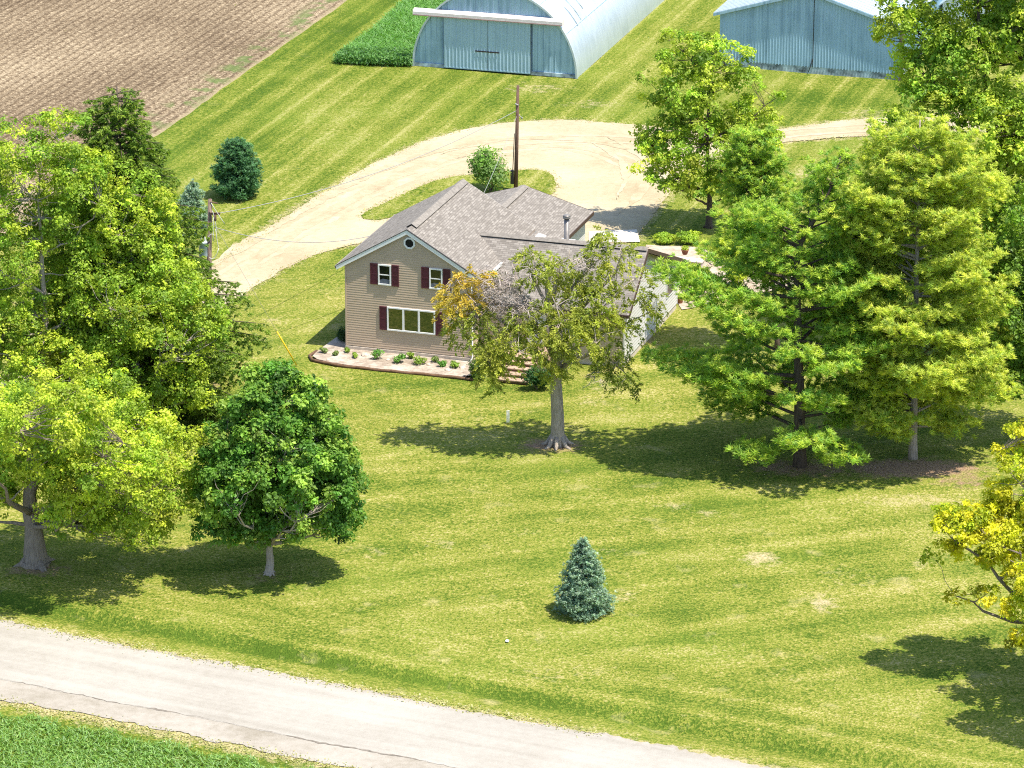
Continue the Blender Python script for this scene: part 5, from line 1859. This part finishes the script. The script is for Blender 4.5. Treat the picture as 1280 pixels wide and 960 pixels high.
mb.lathe([(0.03, a[2] - 0.28), (0.08, a[2] - 0.2), (0.08, a[2] + 0.1), (0.03, a[2] + 0.16)], a[0] + 0.1, a[1], 8)
mb.build('fuse_holder', M['pole_dark'], pole1)
mb = MB()
a = at(263, 252, 0.0, 0)
mb.tube([a + np.array([-0.02, -0.1, 0]), a + np.array([0.45, -0.12, -0.08])], 0.04, 6)
mb.build('bracket', M['pole_dark'], pole1)
mb = MB()
mb.lathe([(0.02, a[2] - 0.02), (0.06, a[2] + 0.05), (0.03, a[2] + 0.1), (0.05, a[2] + 0.16), (0.01, a[2] + 0.2)], a[0], a[1], 8)
mb.build('insulator', M['pole_dark'], pole1)
mb = MB()
for (p, q, sg) in (((264, 252), (281, 278), -0.02), ((266, 262), (272, 290), 0.1), ((270, 285), (274, 308), -0.25), ((274, 308), (262, 320), -0.35), ((258, 300), (268, 292), 0.2), ((267, 270), (267, 300), 0.1), ((271, 296), (270, 288), 0.1)):
    pp = [at(p[0] + (q[0] - p[0]) * k / 5, p[1] + (q[1] - p[1]) * k / 5, 0, -0.25) + np.array([0, 0, sg * 4 * (k / 5) * (1 - k / 5)]) for k in range(6)]
    mb.tube(pp, 0.02, 5)
mb.build('jumper_cable', M['wire_light'], pole1)
mb = MB()
mb.tube([lean * 0.02 + np.array([0.15, -0.12, 0.3]), lean * 0.62 + np.array([0.13, -0.13, 0])], 0.03, 6)
mb.build('conduit', M['iron'], pole1)

qb = G(644.5, 238.5)
qt = AT(647.5, 107, qb[1])
pole2 = empty('utility_pole', qb)
tag(pole2, 'bare brown wooden utility pole with a meter box on the grass island', 'utility pole')
ql = qt - qb
mb = MB(); mb.tube([np.array([0, 0, -0.3]), ql * 0.5, ql], [0.155, 0.13, 0.10], 10)
mb.build('pole', M['pole_dark'], pole2)
mb = MB(); mb.box(-0.36, -0.12, -0.2, 0.08, 0.55, 1.5); mb.tube([(-0.2, -0.1, 1.4), ql * 0.55 + np.array([-0.17, -0.08, 0])], 0.03, 6)
mb.build('meter_box', M['dark'], pole2)
mb = MB()
e = AT(653, 147, qb[1]) - qb
mb.tube([AT(647, 141, qb[1]) - qb, e * 0.5 + (AT(648, 145, qb[1]) - qb) * 0.5, e, AT(652, 149, qb[1]) - qb], [0.035, 0.03, 0.05, 0.05], 6)
mb.build('bracket', M['wire'], pole2)
mb = MB()
mb.tube([AT(644, 129, qb[1]) - qb + np.array([0, -.12, 0]), AT(648, 131, qb[1]) - qb + np.array([0, -.14, 0])], 0.05, 6)
mb.build('bracket', M['wire'], pole2)


def cable(name, label, a, b, sag, r, mat, n=28):
    a = np.asarray(a, float); b = np.asarray(b, float)
    mb = MB()
    pts = []
    for i in range(n + 1):
        t = i / n
        pts.append(a + (b - a) * t - np.array([0, 0, sag * 4 * t * (1 - t)]))
    mb.tube(pts, r, 5)
    o = mb.build(name, mat)
    tag(o, label, 'cable')
    return o


cable('power_cable', 'long overhead cable sagging across the gravel drive between the two poles', AT(265, 268, pb[1]), AT(646, 138, qb[1]), 0.95, 0.022, M['wire'])
cable('power_cable', 'low service cable running from the transformer pole down to the farmhouse wall', AT(268, 284, pb[1]), hw(-0.05, 9.6, 4.9), 0.9, 0.022, M['wire'])
cable('power_cable', 'thin pale cable dropping from the bare pole past the bush to the roof', AT(646, 145, qb[1]), hw(5.3, 11.15, 7.3), 0.1, 0.014, M['wire'])
# guy wire with its yellow guard
ga = G(371, 457)
gb = AT(263, 272, pb[1])
guy = empty('guy_wire', ga)
tag(guy, 'steel guy wire with a bright yellow guard leaning toward the transformer pole', 'guy wire')
gd = (gb - ga)
mb = MB(); mb.tube([np.zeros(3), gd * 0.5, gd], 0.010, 5)
mb.build('wire', M['wire'], guy)
mb = MB(); mb.tube([gd * 0.004, gd * 0.235], 0.042, 8)
mb.build('guard', M['yellow'], guy)
# small white marker under the cedar
mk = empty('marker_post', G(635, 528))
tag(mk, 'short white double marker post standing in the shade of the cedar', 'marker post')
mb = MB(); mb.box(-0.085, -0.02, -0.03, 0.03, 0, 0.72); mb.box(0.02, 0.085, -0.03, 0.03, 0, 0.74); mb.box(-0.02, 0.02, -0.015, 0.015, 0.5, 0.6)
mb.build('post', M['white_paint'], mk)

# ------------------------------------------------------------------ tall grass
def blades(name, P, h, w, cols, seed, label=None, spread=0.55):
    rg = np.random.default_rng(seed)
    n = len(P)
    lean_ = rg.normal(size=(n, 3)) * spread + np.array([0, 0, 1.0])
    T = nrm(lean_)
    L = h * (0.55 + 0.7 * rg.random(n))
    C = P + T * L[:, None] * 0.5
    a = rg.random(n) * 6.283
    N = nrm(np.stack([np.cos(a), np.sin(a), 1.6 * np.ones(n)], 1))
    o = leaves(name, C, N, T, L, w * (0.7 + 0.6 * rg.random(n)), palette(rg, n, cols, 0.09), M['blade'], None, 0.0)
    o['kind'] = 'stuff'
    if label: o['label'] = label; o['category'] = 'grass'
    return o


def scatter(poly, n, seed, jit=0.0):
    rg = np.random.default_rng(seed)
    poly = np.asarray(poly)[:, :2]
    lo, hi = poly.min(0), poly.max(0)
    out = []
    while sum(len(o) for o in out) < n:
        q = lo + (hi - lo) * rg.random((4 * n, 2))
        out.append(q[inside(q[:, 0], q[:, 1], poly)])
    q = np.concatenate(out)[:n]
    return np.column_stack([q, np.zeros(n)])


TG = [(0.09, 0.26, 0.022), (0.12, 0.31, 0.028), (0.15, 0.34, 0.032), (0.07, 0.21, 0.022)]
patch = [G(418, 79), G(440, 81), G(480, 82.5), G(516, 83.5), G(522, 60), G(560, 20), G(640, -60), G(600, -75), G(560, -40), G(500, 6), G(470, 36), G(444, 54), G(424, 68)]
pp = scatter(patch, 42000, 61)
blades('tall_grass', pp, 0.6, 0.05, TG, 62, 'lush uncut green grass beside the arched barn')
wpoly = [G(419, 80), G(470, 83), G(514, 84), G(516, 72), G(470, 70), G(430, 70)]
pp = scatter(wpoly, 5000, 63)
rg = np.random.default_rng(64)
C = pp + np.column_stack([rg.normal(size=(5000, 2)) * 0.1, 0.15 + 0.65 * rg.random(5000)])
o = leaves('weeds', C, nrm(rand_dir(rg, 5000) + np.array([0, 0, .7])), rand_dir(rg, 5000), np.full(5000, 0.2), np.full(5000, 0.13), palette(rg, 5000, [(0.11, 0.26, 0.06), (0.17, 0.33, 0.09), (0.09, 0.20, 0.07)], 0.15), M['leaf'], None)
tag(o, 'bushy broad leaved weeds at the front of the uncut grass', 'weeds', kind='stuff')
tp_ = [road_pt(s, W_TALL + 0.35 * math.sin(s * 1.7) + 0.2 * math.sin(s * 4.1)) for s in np.arange(-16, 24, 0.4)] + [road_pt(24, W_TALL + 16), road_pt(-16, W_TALL + 16)]
pp = scatter(np.array(tp_), 110000, 65)
blades('roadside_grass', pp, 0.34, 0.042, [(0.13, 0.29, 0.024), (0.165, 0.33, 0.03), (0.22, 0.35, 0.036), (0.10, 0.23, 0.022)], 66, 'tall bright green grass along the near side of the road')
# short ragged tufts along edges of gravel
E_ = []
rg = np.random.default_rng(67)
for poly, cnt in ((drive_j, 9000), (island_j, 2600)):
    i = rg.integers(0, len(poly), cnt)
    E_.append(np.column_stack([poly[i] + rg.normal(size=(cnt, 2)) * 0.22, np.zeros(cnt)]))
s = rg.uniform(-16, 32, 7000)
off = np.where(rg.random(7000) < 0.5, -0.35 + 0.3 * rg.normal(size=7000), W_SH + 0.25 + 0.3 * rg.normal(size=7000))
E_.append(np.array([[*road_pt(a, b), 0.0] for a, b in zip(s, off)]))
pp = np.concatenate(E_)
pp = pp[(np.abs(pp[:, 0]) < 45)]
blades('edge_tufts', pp, 0.10, 0.09, [(0.30, 0.31, 0.06), (0.38, 0.36, 0.11), (0.24, 0.28, 0.05), (0.46, 0.40, 0.20)], 68, 'short ragged tufts along the edges of the gravel', 1.6)
# ------------------------------------------------------------------ light
S = Vector((0.36, -0.22, 1.0)).normalized()            # towards the sun
el = math.asin(S.z)
az = math.atan2(S.x, S.y)
sun_d = bpy.data.lights.new('sun', 'SUN')
sun_d.energy = 4.6
sun_d.angle = R(0.53)
sun_d.color = (1.0, 0.915, 0.775)
sun = bpy.data.objects.new('sun', sun_d)
sun.rotation_euler = (-S).to_track_quat('-Z', 'Y').to_euler()
sun.location = (60, 180, 120)
COL.objects.link(sun)
w = bpy.data.worlds.new('World')
scn.world = w
w.use_nodes = True
nt = w.node_tree
bg_ = nt.nodes['Background']
sky = nt.nodes.new('ShaderNodeTexSky')
sky.sky_type = 'NISHITA'
sky.sun_disc = False
sky.sun_elevation = el
sky.sun_rotation = az
sky.altitude = 250
nt.links.new(sky.outputs[0], bg_.inputs[0])
bg_.inputs[1].default_value = 0.15

scn.view_settings.view_transform = 'Standard'
scn.view_settings.look = 'None'
scn.view_settings.exposure = 0.95
scn.view_settings.gamma = 1.0
scn.view_settings.use_curve_mapping = False
scn.cycles.max_bounces = 8
scn.cycles.diffuse_bounces = 5
scn.cycles.transmission_bounces = 4
scn.cycles.use_denoising = False
scn.cycles.filter_width = 1.1
